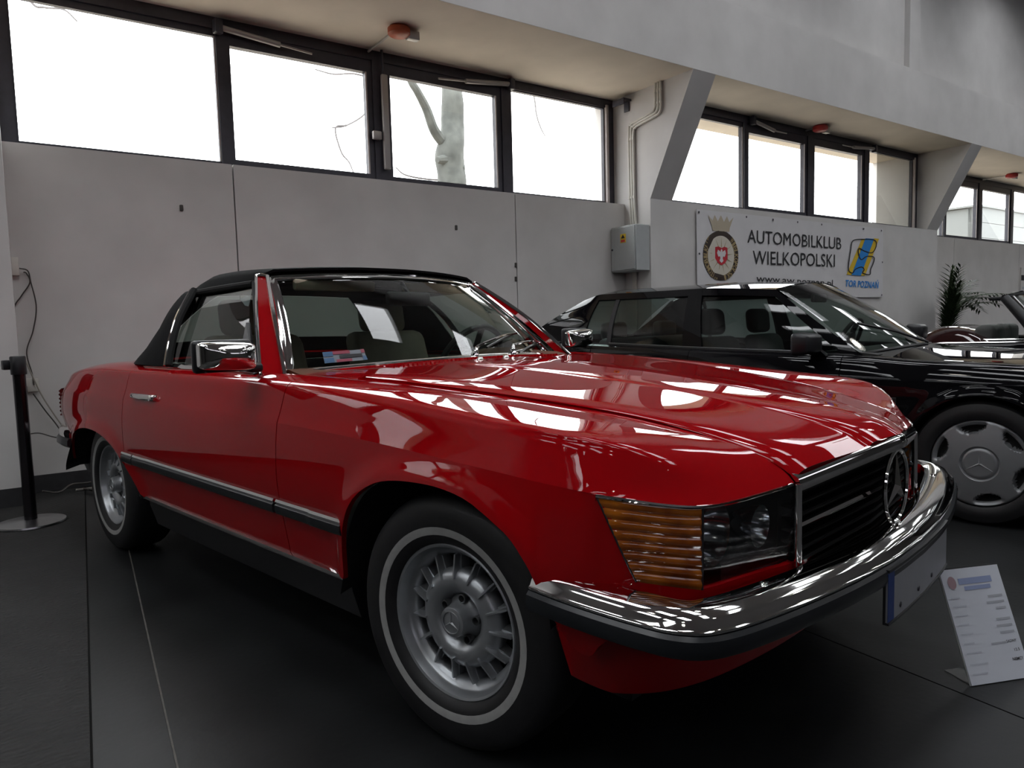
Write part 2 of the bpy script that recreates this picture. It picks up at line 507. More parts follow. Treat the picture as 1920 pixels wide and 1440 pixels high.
# roof with rows of rooflights, one row to a bay, running away from the window wall
SKW, SKO = 0.8, [(-3.0, -1.5), (-5.1, -3.6), (-7.2, -5.7)]
SKS = [3.35+2.885*k for k in range(-5, 9)]
ce = MB(); prev = S0
for sk in SKS:
    ce.box((prev, O1, ZROOF), (sk-SKW/2, 0.45, ZROOF+0.2), wp); prev = sk+SKW/2
    eo = [O1]+[e for p in SKO[::-1] for e in p]+[0.45]
    for a_, b_ in zip(eo[0::2], eo[1::2]): ce.box((sk-SKW/2, a_, ZROOF), (sk+SKW/2, b_, ZROOF+0.2), wp)
ce.box((prev, O1, ZROOF), (S1, 0.45, ZROOF+0.2), wp)
structure(ce.build('ceiling', 'ceiling_paint'))
for sk in SKS:
    for a_, b_ in SKO:
        o = MB().box((sk-SKW/2, a_, ZROOF+.1), (sk+SKW/2, b_, ZROOF+.11), wp).build('window_rooflight', 'pane_roof'); structure(o)
    ld = bpy.data.lights.new('rooflight_portal', 'AREA'); ld.shape = 'RECTANGLE'; ld.size = SKW; ld.size_y = SKO[0][1]-SKO[-1][0]; ld.cycles.is_portal = True
    lo_ = bpy.data.objects.new('rooflight_portal', ld); COL.objects.link(lo_)
    lo_.location = wp(sk, (SKO[0][1]+SKO[-1][0])/2, ZROOF+.3); lo_.rotation_euler = (0, 0, WA)
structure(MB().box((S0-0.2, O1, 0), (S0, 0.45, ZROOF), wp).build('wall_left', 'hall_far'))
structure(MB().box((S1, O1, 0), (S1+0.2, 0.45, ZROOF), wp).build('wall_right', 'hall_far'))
# the wall behind the photographer: glazed in a high strip
fw = MB()
FZ0, FZ1 = 3.6, 4.8
fw.box((S0, O1-0.25, 0), (S1, O1, FZ0), wp).box((S0, O1-0.25, FZ1), (S1, O1, ZROOF), wp)
OPP = [(-8.0, -5.2), (-4.9, -2.1), (-1.8, 1.0), (1.3, 4.1), (4.4, 7.2), (9.0, 11.8), (12.1, 14.9), (15.2, 18.0), (20.0, 22.8)]
edges = [S0]+[e for p in OPP for e in p]+[S1]
for a, b in zip(edges[0::2], edges[1::2]):
    fw.box((a, O1-0.25, FZ0), (b, O1, FZ1), wp)
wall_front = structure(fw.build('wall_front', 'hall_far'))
for a, b in OPP:
    MB().box((a, O1-0.16, FZ0), (b, O1-0.15, FZ1), wp).build('window_pane', 'pane_tinted', wall_front)
    portal(a, b, FZ0, FZ1, O1-0.24, -1)

# windows of the bays
PANES = [(0.098, 1.376, 2.352, 3.285, 0), (1.488, 2.598, 2.376, 3.232, 1), (2.825, 3.928, 2.372, 3.240, 1), (4.122, 5.322, 2.350, 3.325, 0)]
def window_bay(num, b, o):
    root = bpy.data.objects.new('window_'+str(num), None); COL.objects.link(root); structure(root)
    top = ZSOF
    lo = ZSILL-0.004
    # outer frame
    MB().box((b, o-0.03, lo), (b+0.085, o+0.05, top), wp).build('frame_jamb', 'window_frame', root)
    MB().box((b+5.36, o-0.03, lo), (b+BAYLEN, o+0.05, top), wp).build('frame_jamb', 'window_frame', root)
    MB().box((b+5.335, o-0.045, lo), (b+5.365, o+0.0, top-0.06), wp).build('frame_bead', 'window_bead', root)
    MB().box((b+0.085, o-0.03, 3.335), (b+5.36, o+0.05, top), wp).build('frame_head', 'window_frame', root)
    MB().box((b+0.085, o-0.02, lo), (b+5.36, o+0.05, 2.34), wp).build('frame_sill', 'window_frame', root)
    for m0, m1 in ((1.385, 1.435), (2.655, 2.765), (3.99, 4.105)):
        MB().box((b+m0, o-0.035, lo), (b+m1, o+0.05, 3.34), wp).build('mullion', 'window_frame', root)
    for k, (a, c, z0, z1, sash) in enumerate(PANES):
        if sash:
            f = MB()
            A, Cc = (1.43, 2.66) if k == 1 else (2.765, 3.99)
            f.box((b+A, o-0.02, 2.335), (b+a, o+0.04, 3.34), wp).box((b+c, o-0.02, 2.335), (b+Cc, o+0.04, 3.34), wp)
            f.box((b+a, o-0.02, 2.335), (b+c, o+0.04, z0), wp).box((b+a, o-0.02, z1), (b+c, o+0.04, 3.34), wp)
            f.build('sash', 'window_frame', root)
            MB().box((b+c-0.004, o-0.024, z0), (b+c+0.010, o-0.018, z1), wp).build('sash_bead', 'window_bead', root)
        else:
            A, Cc = (0.085, 1.385) if k == 0 else (4.105, 5.335)
            f = MB()
            f.box((b+A, o-0.01, z1), (b+Cc, o+0.03, 3.345), wp)
            f.box((b+A, o-0.01, 2.335), (b+Cc, o+0.03, z0), wp)
            f.box((b+A, o-0.01, z0), (b+a, o+0.03, z1), wp).box((b+c, o-0.01, z0), (b+Cc, o+0.03, z1), wp)
            f.build('fixed_frame', 'window_frame', root)
            if k == 0: MB().box((b+c-0.002, o-0.014, z0), (b+c+0.010, o-0.009, z1), wp).build('pane_bead', 'window_bead', root)
        if num == 2 and k == 3:                  # this pane has a pale blind drawn over most of its width
            MB().box((b+a, o+0.012, z0), (b+a+0.27, o+0.016, z1), wp).build('pane', 'pane_glass', root)
            MB().box((b+a+0.27, o+0.012, z0), (b+c, o+0.016, z1), wp).build('pane_with_blind', 'pane_blind', root)
        else:
            MB().box((b+a, o+0.012, z0), (b+c, o+0.016, z1), wp).build('pane', 'pane_glass', root)
    portal(b+0.1, b+5.35, 2.35, 3.33, o+0.2, 1)
    return root
for i, b in enumerate(BAYS):
    num = [4, 1, 2, 3, 5][i]
    window_bay(num, b, 0.18+(OF if FORWARD[b] else 0.0))

# ------------------------------------------------------------------ outdoors
structure(MB().box((-60, 0.5, -0.6), (70, 90, -0.3), wp).build('ground_outside', 'ground_outside'))
def limb(pts, r, n=9):
    return tube(spline(pts, 10*len(pts)), np.interp(np.linspace(0, 1, 10*len(pts)), np.linspace(0, 1, len(r)), r), n)
def pw(px, py, o):
    s, z = px_wall(px, py, o); return wp(s, o, z)
OT = 5.0
tree = thing('tree', 'bare tree trunk with one forking bough outside the tall window strip', 'tree', wp(px_wall(850, 340, OT)[0], OT, -0.3))
def child_local(o, root):
    bpy.context.view_layer.update()
    o.parent = root; o.matrix_parent_inverse = root.matrix_world.inverted()
    return o
tr = [pw(845, 345, OT), pw(845, 300, OT), pw(847, 255, OT), pw(849, 200, OT), pw(847, 150, OT), pw(842, 60, OT), pw(838, -120, OT)]
s0, _ = px_wall(846, 345, OT)
tr = [wp(s0, OT, -0.4), wp(s0, OT, 2.0)]+tr
V, F = limb(tr, [0.30, 0.28, 0.25, 0.255, 0.21, 0.19, 0.17, 0.15, 0.10], 12)
V = [np.array(p)+0.02*np.array([math.sin(9*p[2]+3*p[0]), math.cos(7*p[2]), 0]) for p in V]
child_local(obj('trunk', V, F, 'bark'), tree)
V, F = limb([pw(838, 275, OT), pw(815, 245, OT-0.1), pw(800, 205, OT-0.2), pw(783, 172, OT-0.3), pw(768, 145, OT-0.3), pw(740, 60, OT-0.3)], [0.10, 0.085, 0.075, 0.065, 0.06, 0.04])
child_local(obj('bough', V, F, 'bark'), tree)
for k, (kx, ky) in enumerate([(868, 262), (872, 315), (820, 300)]):
    V, F = limb([pw(850, ky+6, OT), pw((kx+850)/2, ky, OT-0.1), pw(kx, ky, OT-0.15)], [0.10, 0.09, 0.05])
    child_local(obj('burl', V, F, 'bark'), tree)
# thin branches: each grows from the bough or the trunk, partly above the window heads
TW = [[(590, 130), (625, 139), (660, 138), (700, 143), (735, 120), (755, 100)], [(622, 240), (650, 235), (685, 212), (705, 170), (712, 100), (735, 45)], [(650, 235), (629, 241), (640, 285), (655, 305), (665, 330)],
      [(1022, 255), (1014, 240), (1006, 215), (1001, 180), (985, 120), (900, 60), (842, 40)], [(145, 40), (120, 18), (85, 14), (60, 5), (30, -60), (200, -160), (600, -200), (838, -110)], [(742, 314), (760, 328), (800, 336), (838, 338)]]
for k, t in enumerate(TW):
    r_ = [0.010, 0.016, 0.022] if k != 2 else [.016, .013, .009]
    V, F = limb([pw(x, y, OT+(0.25 if i < len(t)-1 else 0) if k != 2 else OT+.25) for i, (x, y) in enumerate(t)], r_, 5)
    child_local(obj('branch', V, F, 'twig'), tree)
# pale clad building beyond the far bay
sb, _ = px_wall(1850, 420, 9.0)
bld = thing('building', 'pale clad building with horizontal boards outside the far window bay', 'building', wp(sb, 9.0, -0.3))
zt = px_wall(1900, 398, 9.0)[1]
for k in range(9):
    z0 = -0.3+k*(zt+0.3)/9
    child_local(MB().box((sb-0.9, 9.0, z0+0.02), (sb+9, 9.4, z0+(zt+0.3)/9), wp).build('cladding_board', 'siding'), bld)
child_local(MB().box((sb-0.9, 9.05, -0.3), (sb+9, 12, zt-0.02), wp).build('building_core', 'siding'), bld)
child_local(MB().box((sb-1.1, 8.9, zt), (sb+9.1, 12, zt+0.08), wp).build('roof', 'siding'), bld)

fac = thing('added_facade', 'unseen white building added past the first pier to dim window reflections', 'building', wp(-8.0, 6.0, -0.3))  # out of view, added so the left bay's panes reflect dimmer in the red side
child_local(MB().box((-22, 6.0, -0.3), (-0.9, 12.0, 9.0), wp).build('added_facade_wall', 'render_white'), fac)
child_local(MB().box((-22.2, 5.8, 9.0), (-0.7, 12.2, 9.25), wp).build('roof', 'siding'), fac)

# ------------------------------------------------------------------ things on the window wall
def wtube(pxs, o, r, mat, name, parent, n=8, sm=True):
    pts = []
    for p in pxs:
        oo = p[2] if len(p) > 2 else o
        s, z = px_wall(p[0], p[1], oo); pts.append(wp(s, oo, z))
    V, F = tube(spline(pts, 8*len(pts)) if sm and len(pts) > 2 else pts, r, n)
    return obj(name, V, F, mat, parent)
def wall_thing(name, label, cat, s, o, z, group=None):
    return thing(name, label, cat, wp(s, o, z), WA, group)
def wall_local(root):
    """returns tf(s, o, z) into the local frame of a wall thing (x = s, y = outdoors)"""
    inv = root.matrix_basis.inverted()
    return lambda s, o, z: tuple(inv @ Vector(wp(s, o, z)))

# window closers: a tube with a thinner rod
def closer(p0, p1, p2, o, label):
    s, z = px_wall(*p0, o)
    t = thing('window_closer', label, 'window closer', wp(s, o, z), 0, 'window closers')
    inv = Vector(wp(s, o, z))
    def L(p, oo): 
        a, b = px_wall(p[0], p[1], oo); return Vector(wp(a, oo, b))-inv
    V, F = tube([L(p0, o), L(p1, o)], 0.022, 10); obj('closer_tube', V, F, 'closer_grey', t)
    V, F = tube([L(p1, o), L(p2, o)], 0.009, 8); obj('closer_rod', V, F, 'closer_grey', t)
    V, F = rbox((-0.03, -0.03, -0.05), (0.03, 0.03, 0.05), 0.006); obj('bracket', V, F, 'window_frame', t)
closer((408, 50), (525, 84), (585, 101), 0.10, 'grey tube window closer over the mullion between the widest pane and its neighbour')
closer((958, 158), (873, 152), (822, 147), 0.10, 'grey tube window closer above the pane showing the tree trunk')
closer((1412, 226), (1452, 245), (1475, 250), -0.28, 'grey tube window closer sloping above the club banner')
closer((1640, 279), (1600, 276), (1580, 272), -0.28, 'grey tube window closer above the pane with a blind')
# long opening lever on the middle mullion
s, z = px_wall(712, 110, 0.12)
lev = thing('opening_lever', 'long grey window opening lever on the mullion beside the tree trunk', 'window lever', wp(s, 0.12, z), WA)
T = wall_local(lev)
za = px_wall(714, 140, 0.12)[1]; zb = px_wall(719, 318, 0.12)[1]
V, F = rbox((s-0.005, 0.085, zb), (s+0.055, 0.125, za), 0.012, 2, T); obj('lever_bar', V, F, 'closer_grey', lev)
V, F = rbox((s-0.10, 0.09, px_wall(703, 262, 0.12)[1]), (s-0.02, 0.13, px_wall(703, 246, 0.12)[1]), 0.01, 2, T); obj('lever_grip', V, F, 'closer_grey', lev)
V, F = tube([T(s+0.02, 0.11, za), T(s+0.0, 0.08, ZSOF-0.01)], 0.012); obj('lever_rod', V, F, 'window_frame', lev)
# crank reels on the soffit
def soffit_so(px, py):
    d = pray(px, py); p = _C+d*((ZSOF-0.03-_C[2])/d[2]); q = p-P0
    return float(q @ WD), float(q @ WN)
for px, py, mt, lab, arm in ((748, 58, 'reel_orange', 'orange crank reel on the soffit above the lever mullion', (715, 105)),
                             (1538, 240, 'reel_red', 'red crank reel on the soffit above the club banner', (1520, 262)),
                             (1897, 329, 'reel_red', 'red crank reel on the soffit of the farthest bay', (1850, 340))):
    so, oo = soffit_so(px, py)
    t = thing('crank_reel', lab, 'crank reel', wp(so, oo, ZSOF), WA, 'crank reels on the soffit')
    V, F = lathe([(0.0, -0.07), (0.07, -0.07), (0.09, -0.055), (0.09, -0.015), (0.075, 0.0), (0, 0.0)], 20, axis='z'); obj('reel_body', V, F, mt, t)
    V, F = rbox((0.07, -0.03, -0.08), (0.17, 0.03, -0.01), 0.008); obj('reel_bracket', V, F, 'closer_grey', t)
    V, F = tube([(-0.02, 0.03, -0.02), (-0.04, min(0.6, 0.12-oo+(0 if FORWARD[0.0] else 0)), -0.03)], 0.010); obj('reel_arm', V, F, 'closer_grey', t)

# electrical cabinet on the side of the first pier, conduits above it
sF = 5.447
cab = wall_thing('electrical_cabinet', 'grey electrical cabinet with a yellow warning label beside the pier', 'cabinet', sF-0.21, -0.2, 1.56)
T = wall_local(cab)
V, F = rbox((sF-0.20, -0.375, 1.565), (sF+0.0, -0.01, 2.035), 0.006, 1, T); obj('cabinet_body', V, F, 'cabinet_grey', cab)
V, F = rbox((sF-0.215, -0.365, 1.58), (sF-0.199, -0.02, 2.02), 0.004, 1, T); d = obj('cabinet_door', V, F, 'cabinet_grey', cab)
MB().box((sF-0.218, -0.245, 1.86), (sF-0.2155, -0.165, 1.95), T).build('warning_label', 'print_yellow', cab)
MB().add([T(sF-0.2195, -0.235, 1.905), T(sF-0.2195, -0.175, 1.905), T(sF-0.2195, -0.205, 1.945)], [(0, 1, 2)]).build('warning_triangle', 'print_black', cab)
MB().box((sF-0.2195, -0.235, 1.868), (sF-0.2185, -0.175, 1.890), T).build('warning_bar', 'print_red', cab)
V, F = lathe([(0, 0), (0.010, 0), (0.010, 0.008), (0, 0.010)], 12, center=(0, 0, 0), axis='x', sgn=-1)
obj('door_lock', [T(sF-0.215+p[0], -0.04+p[1], 1.80+p[2]) for p in V], F, 'window_frame', cab)
for k in range(3):
    t = thing('conduit', ['pale wall conduit nearest the window of three above the cabinet', 'middle pale wall conduit of three above the cabinet', 'pale wall conduit farthest from the window of three above the cabinet'][k], 'conduit', wp(sF-0.02, -0.12-0.03*k, 2.06), 0, 'conduits above the cabinet')
    w0 = Vector(wp(sF-0.02, -0.12-0.03*k, 2.06))
    oA, oB = -0.105-0.034*k, -0.49-0.036*k
    jog = 3.10-0.022*k
    P = [(oA-0.02, 2.04), (oA-0.008, 2.20), (oA, 2.5), (oA, jog-0.06), (oA-0.03, jog-0.005), (oA-0.08, jog+0.012), (oB+0.08, jog+0.045), (oB+0.02, jog+0.065), (oB, jog+0.12), (oB, 3.25), (oB, ZSOF)]
    V, F = tube(spline([Vector(wp(sF-0.016, o, z))-w0 for o, z in P], 60), 0.0135, 8); obj('conduit_pipe', V, F, 'conduit_white', t)
    for (o, z) in ((oA, 2.35), (oA, 2.95), (oB, 3.22), (oB, 3.34)):
        pz = [Vector(wp(sF-0.016, o, z-0.012))-w0, Vector(wp(sF-0.016, o, z+0.012))-w0]
        V, F = tube(pz, 0.018, 8); obj('conduit_clip', V, F, 'conduit_white', t)
br = wall_thing('angle_bracket', 'small black steel angle bracket on the pier under the soffit', 'bracket', sF-0.05, -0.06, 3.36)
T = wall_local(br)
MB().box((sF-0.11, -0.13, 3.345), (sF, 0.04, 3.365), T).box((sF-0.012, -0.10, 3.25), (sF, -0.03, 3.345), T).box((sF-0.11, -0.13, 3.305), (sF-0.10, 0.04, 3.345), T).build('bracket_plate', 'window_frame', br)
st = thing('cable_duct', 'pale cable duct running down the pier below the cabinet', 'cable duct', wp(sF-0.02, -0.16, 0.12), WA)
T = wall_local(st)
V, F = rbox((sF-0.022, -0.19, 0.12), (sF, -0.13, 1.565), 0.004, 1, T); obj('duct_cover', V, F, 'conduit_white', st)

# marks on the wall panels: old screw plugs
def plug(px, py, o, label):
    s, z = px_wall(px, py, o)
    V, F = rbox((s-0.012, o-0.012, z-0.022), (s+0.012, o+0.01, z+0.022), 0.004, 1, wp)
    tag(obj('wall_plug', V, F, 'cable_grey'), label, 'wall plug', 'plugs and screws in the wall')
plug(340, 390, 0.0, 'dark screw plug in the wall panel under the widest pane')
plug(855, 427, 0.0, 'dark screw plug in the wall panel under the tree trunk')
plug(967, 497, 0.0, 'upper dark screw plug low on the wall joint')
plug(967, 523, 0.0, 'lower dark screw plug low on the wall joint')

# club banner
bs0, bs1, bz0, bz1 = 6.125, 9.945, 1.292, 2.235
BO = OF-0.012
def wave(s, z):
    """cloth creases run down from the eyelets"""
    w = 0.0
    for e in (6.2, 7.9, 9.9):
        dx, dz = s-e, bz1-z
        a = dx/(dz+0.12)
        w += 0.012*math.cos(9*a)*math.exp(-abs(a)*0.7)*min(1, dz/0.15)
    return w*0.30
ban = wall_thing('club_banner', 'white vinyl club banner with black lettering hung under the windows', 'banner', (bs0+bs1)/2, BO, bz0)
T = wall_local(ban)
NS, NZ = 110, 36
G = [[T(bs0+(bs1-bs0)*i/NS, BO-0.012-wave(bs0+(bs1-bs0)*i/NS, bz0+(bz1-bz0)*j/NZ), bz0+(bz1-bz0)*j/NZ) for j in range(NZ+1)] for i in range(NS+1)]
G = np.array(G)
shell('banner_sheet', G, 'banner_vinyl', ban, lip=0.002, ref=(0, 5, 0.4))
def on_banner(s, z, lift=0.007): return T(s, BO-0.012-wave(s, z)-lift, z)
def btext(name, txt, mat, p0, p1, hpx, **k):
    """p0, p1: left and right ends of the text's middle line in the photo"""
    (sa, za), (sb_, zb) = px_wall(*p0, BO), px_wall(*p1, BO)
    cs, cz = (sa+sb_)/2, (za+zb)/2
    sl = (zb-za)/(sb_-sa)
    h = px_wall(p0[0], p0[1]-hpx/2, BO)[1]-px_wall(p0[0], p0[1]+hpx/2, BO)[1]
    return text_mesh(name, txt, mat, ban, lambda u, v: on_banner(cs+u, cz+v+sl*u), sb_-sa, h, **k)
btext('lettering', 'AUTOMOBILKLUB', 'print_black', (1399, 443), (1575, 457), 25, bold=0.0)
btext('lettering', 'WIELKOPOLSKI', 'print_black', (1409, 483), (1563, 489), 26, bold=0.0)
btext('lettering', 'www.aw.poznan.pl', 'print_black', (1416, 524), (1559, 533), 18, bold=0.005)
sa, za = px_wall(1540, 542, BO); sb2, zb2 = px_wall(1559, 543, BO); sa = px_wall(1416, 537, BO)[0]
MB().add([on_banner(sa, zb2-0.004), on_banner(sb2, zb2-0.004), on_banner(sb2, zb2+0.004), on_banner(sa, zb2+0.004)], [(0, 1, 2, 3)]).build('underline', 'print_black', ban)
btext('lettering', 'TOR POZNA\u0143', 'print_blue', (1583, 529), (1645, 533), 17, bold=0.02, shear=0.15)
# the club crest: crown, dark oval ring with gold lettering, rays, red shield with a white eagle
cs, cz = px_wall(1349.5, 470, BO)
rs = (px_wall(1383, 470, BO)[0]-px_wall(1316, 470, BO)[0])/2; rz = (px_wall(1349, 433, BO)[1]-px_wall(1349, 526, BO)[1])/2
cz = (px_wall(1349, 433, BO)[1]+px_wall(1349, 526, BO)[1])/2
def ellipse(a, b, lift, n=48, c0=0.0, c1=2*PI):
    return [on_banner(cs+a*math.cos(c0+(c1-c0)*i/n), cz+b*math.sin(c0+(c1-c0)*i/n), lift) for i in range(n)]
crest = obj('crest_ring', ellipse(rs, rz, 0.006), [tuple(range(48))], 'print_brown', ban, smooth=False)
obj('crest_field', ellipse(rs*0.74, rz*0.80, 0.0085), [tuple(range(48))], 'print_cream', crest, smooth=False)
for k in range(13):
    a = 2*PI*k/13+0.12
    ca, sa_ = math.cos(a), math.sin(a)
    P = [(cs+rs*0.28*ca-0.006*sa_, cz+rz*0.33*sa_+0.006*ca), (cs+rs*0.70*ca, cz+rz*0.76*sa_), (cs+rs*0.28*ca+0.006*sa_, cz+rz*0.33*sa_-0.006*ca)]
    obj('crest_ray', [on_banner(*p, 0.010) for p in P], [(0, 1, 2)], 'print_gold', crest, smooth=False)
sh = [(-.27, .30), (-.13, .33), (0, .28), (.13, .33), (.27, .30), (.27, -.10), (.16, -.27), (0, -.36), (-.16, -.27), (-.27, -.10)]
obj('crest_shield', [on_banner(cs+x*rs*1.25, cz+y*rz*1.1, 0.0115) for x, y in sh], [tuple(range(10))], 'print_red', crest, smooth=False)
eagle = [(0, .26), (.04, .20), (.03, .14), (.16, .22), (.20, .10), (.14, -.05), (.08, 0), (.05, -.10), (.09, -.20), (0, -.28), (-.09, -.20), (-.05, -.10), (-.08, 0), (-.14, -.05), (-.20, .10), (-.16, .22), (-.03, .14), (-.04, .20)]
ctr = len(eagle)
obj('crest_eagle', [on_banner(cs+x*rs*1.2, cz+y*rz*1.05, 0.013) for x, y in eagle]+[on_banner(cs, cz, 0.013)], [(i, (i+1) % ctr, ctr) for i in range(ctr)], 'banner_vinyl', crest, smooth=False)
def ring_text(txt, a0, a1):
    for i, ch in enumerate(txt):
        if ch == ' ': continue
        a = a0+(a1-a0)*i/(len(txt)-1)
        ex, ez = cs+rs*0.87*math.cos(a), cz+rz*0.90*math.sin(a)
        tx, tz = -math.sin(a)*-1, math.cos(a)*-1
        text_mesh('crest_letter', ch, 'print_gold', crest, lambda u, v: on_banner(ex+u*tx+v*math.cos(a), ez+u*tz+v*math.sin(a), 0.0085), 0.030 if ch == 'I' else 0.045, 0.068, bold=0.02)
ring_text('AUTOMOBILKLUB', math.radians(255), math.radians(135))
ring_text('WIELKOPOLSKI', math.radians(45), math.radians(-75))
kw = rs*0.62; kz0, kz1 = cz+rz*0.98, px_wall(1349, 404, BO)[1]
cr = [(-.75, 0), (.75, 0), (.80, .25), (1.15, .95), (.75, .62), (.55, .98), (.28, .60), (0, 1.0), (-.28, .60), (-.55, .98), (-.75, .62), (-1.15, .95), (-.80, .25)]
obj('crest_crown', [on_banner(cs+x*kw, kz0+y*(kz1-kz0), 0.006) for x, y in cr], [(0, 1, 2, 12), (2, 3, 4), (4, 5, 6), (6, 7, 8), (8, 9, 10), (10, 11, 12), (2, 4, 6, 8, 10, 12)], 'print_pale_gold', crest, smooth=False)
# race track emblem: slanting yellow and blue stripes with a black outline
def bp(px, py, lift): 
    s, z = px_wall(px, py, BO); return on_banner(s, z, lift)
logo = obj('track_stripe', [bp(1585, 515, .006), bp(1600, 516, .006), bp(1634, 449, .006), bp(1614, 448, .006)], [(0, 1, 2, 3)], 'print_yellow', ban, smooth=False)
obj('track_stripe', [bp(1594, 516, .009), bp(1611, 517, .009), bp(1636, 448, .009), bp(1620, 447, .009)], [(0, 1, 2, 3)], 'print_blue', logo, smooth=False)
obj('track_stripe', [bp(1611, 517, .0075), bp(1619, 517, .0075), bp(1646, 448, .0075), bp(1635, 447, .0075)], [(0, 1, 2, 3)], 'print_yellow', logo, smooth=False)
ol = spline([(1596, 452), (1592, 470), (1588, 495), (1589, 508), (1596, 512), (1601, 505), (1612, 501), (1617, 506), (1614, 512), (1628, 515), (1630, 505), (1636, 490), (1635, 482), (1622, 481), (1612, 487), (1607, 478), (1607, 466), (1618, 471), (1632, 474), (1640, 462), (1637, 451), (1615, 449)], 100, closed=True)
V = []; 
for i in range(100):
    a, b = ol[i], ol[(i+1) % 100]; t = (b-a)/np.linalg.norm(b-a); nn = np.array([-t[1], t[0]])*0.9
    V += [bp(*(a+nn), .0115), bp(*(a-nn), .0115)]
obj('track_outline', V, [(2*i, 2*i+1, (2*i+3) % 200, (2*i+2) % 200) for i in range(100)], 'print_black', logo, smooth=False)
for k, (px, py) in enumerate([(1306, 394), (1397, 406), (1447, 411), (1493, 415), (1538, 421), (1617, 429), (1650, 432), (1307, 476), (1652, 492), (1650, 557)]):
    s, z = px_wall(px, py, BO); s = min(max(s, bs0+0.03), bs1-0.03); z = min(max(z, bz0+0.03), bz1-0.03)
    c0 = [(s+0.013*math.cos(a), z+0.013*math.sin(a)) for a in np.linspace(0, 2*PI, 10, endpoint=False)]
    obj('eyelet', [on_banner(x, y, 0.008) for x, y in c0], [tuple(range(10))], 'window_frame', ban, smooth=False)

# left corner: junction box, loose cables, ducting, skirting clutter
jb = wall_thing('junction_box', 'small white junction box high on the wall by the corner', 'junction box', 0.03, 0.0, 1.46)
T = wall_local(jb); s, z = px_wall(18, 500, 0.0)
V, F = rbox((s-0.05, -0.035, z-0.06), (s+0.05, 0.0, z+0.06), 0.006, 2, T); obj('box_body', V, F, 'conduit_white', jb)
s2, z2 = px_wall(58, 722, 0.0)
so = wall_thing('wall_socket', 'white wall socket low on the wall with a plug in it', 'socket', s2, 0.0, z2-0.05)
T = wall_local(so)
V, F = rbox((s2-0.045, -0.03, z2-0.045), (s2+0.045, 0.0, z2+0.045), 0.008, 2, T); obj('socket_plate', V, F, 'conduit_white', so)
V, F = rbox((s2-0.075, -0.075, z2-0.05), (s2-0.02, -0.03, z2-0.0), 0.008, 2, T); obj('plug', V, F, 'cable_grey', so)
CAB = [([(44, 510), (50, 513), (56, 530), (40, 555), (26, 580), (24, 640), (30, 690), (26, 720)], 'cable_grey', 'dark cable hanging from the junction box along the corner'),
       ([(36, 503), (52, 508), (58, 530), (68, 575), (62, 620), (50, 660), (60, 700), (64, 722)], 'cable_grey', 'thin dark cable looping from the junction box to the socket'),
       ([(62, 738), (85, 770), (105, 795), (125, 825)], 'cable_grey', 'grey cable slanting from the socket behind the red tail'),
       ([(45, 670), (75, 735), (100, 775), (118, 800)], 'cable_pale', 'pale cable slanting down behind the red tail'),
       ([(48, 815), (72, 812), (95, 818), (130, 828), (160, 855), (175, 868)], 'cable_grey', 'grey cable sagging along the foot of the wall'),
       ([(150, 866), (165, 869), (182, 878)], 'cable_grey', 'short cable end by the whitewall rear tyre')]
for pts, mt, lab in CAB:
    od = -0.012-0.022*CAB.index((pts, mt, lab)); P = [wp(px_wall(x, y, od)[0], od, max(px_wall(x, y, od)[1], 0.13)) for k, (x, y) in enumerate(pts)]
    V, F = tube(spline(P, 10*len(P)), 0.0045, 6)
    tag(obj('cable', V, F, mt), lab, 'cable', 'loose cables on the wall')
random.seed(4)
for k in range(9):
    s0_ = random.uniform(0.05, 0.9); o0_ = random.uniform(-0.12, -0.5)
    P = []
    x, y, a = s0_, o0_, random.uniform(-0.5, 0.5)
    for i in range(7):
        P.append(wp(x, y, 0.012+0.035*abs(math.sin(i*1.3+k))*(k % 3)/2)); x += 0.10*math.cos(a); y += 0.10*math.sin(a); a += random.uniform(-0.5, 0.5); y = min(y, -0.04)
    V, F = tube(spline(P, 40), 0.007, 6)
    tag(obj('floor_cable', V, F, 'cable_pale' if k % 3 == 0 else 'cable_grey'), 'tangled cable lying on the floor along the black skirting', 'cable', 'tangled floor cables')

# belt barrier post
x0, y0 = -3.375, -0.965
post = thing('barrier_post', 'dark chrome belt barrier post on a round steel base', 'barrier post', (x0, y0, 0))
V, F = lathe([(0, 0), (0.165, 0), (0.17, 0.004), (0.168, 0.013), (0.14, 0.014), (0.06, 0.022), (0.036, 0.026), (0, 0.026)], 56, axis='z'); obj('base', V, F, 'steel_brushed', post)
V, F = lathe([(0, 0.02), (0.031, 0.02), (0.031, 0.84), (0, 0.84)], 32, axis='z'); obj('pole', V, F, 'post_dark', post)
V, F = lathe([(0, 0.835), (0.037, 0.835), (0.038, 0.84), (0.038, 0.93), (0.034, 0.936), (0, 0.936)], 32, axis='z'); obj('belt_head', V, F, 'black_plastic', post)
V, F = rbox((-0.075, -0.065, 0.862), (-0.022, -0.02, 0.915), 0.006); obj('belt_clip', V, F, 'black_plastic', post)

# high-bay lamps of the hall
for i, s in enumerate((-6.0, -1.0, 4.0, 9.0, 14.0)):
    for j, o in enumerate((-4.0, -7.5, -11.0)):
        lp = thing('ceiling_lamp', 'round high-bay ceiling lamp of the hall', 'lamp', wp(s, o, ZROOF-0.55), 0, 'high-bay lamps')
        V, F = lathe([(0.05, 0.55), (0.06, 0.25), (0.20, 0.12), (0.22, 0.0), (0.20, 0.005), (0.18, 0.1), (0.04, 0.22)], 24, axis='z'); obj('lamp_shade', V, F, 'ceiling_paint', lp)
        V, F = lathe([(0, 0.03), (0.10, 0.03), (0.12, 0.045), (0, 0.06)], 20, axis='z'); obj('bulb', V, F, 'lamp_glow', lp)

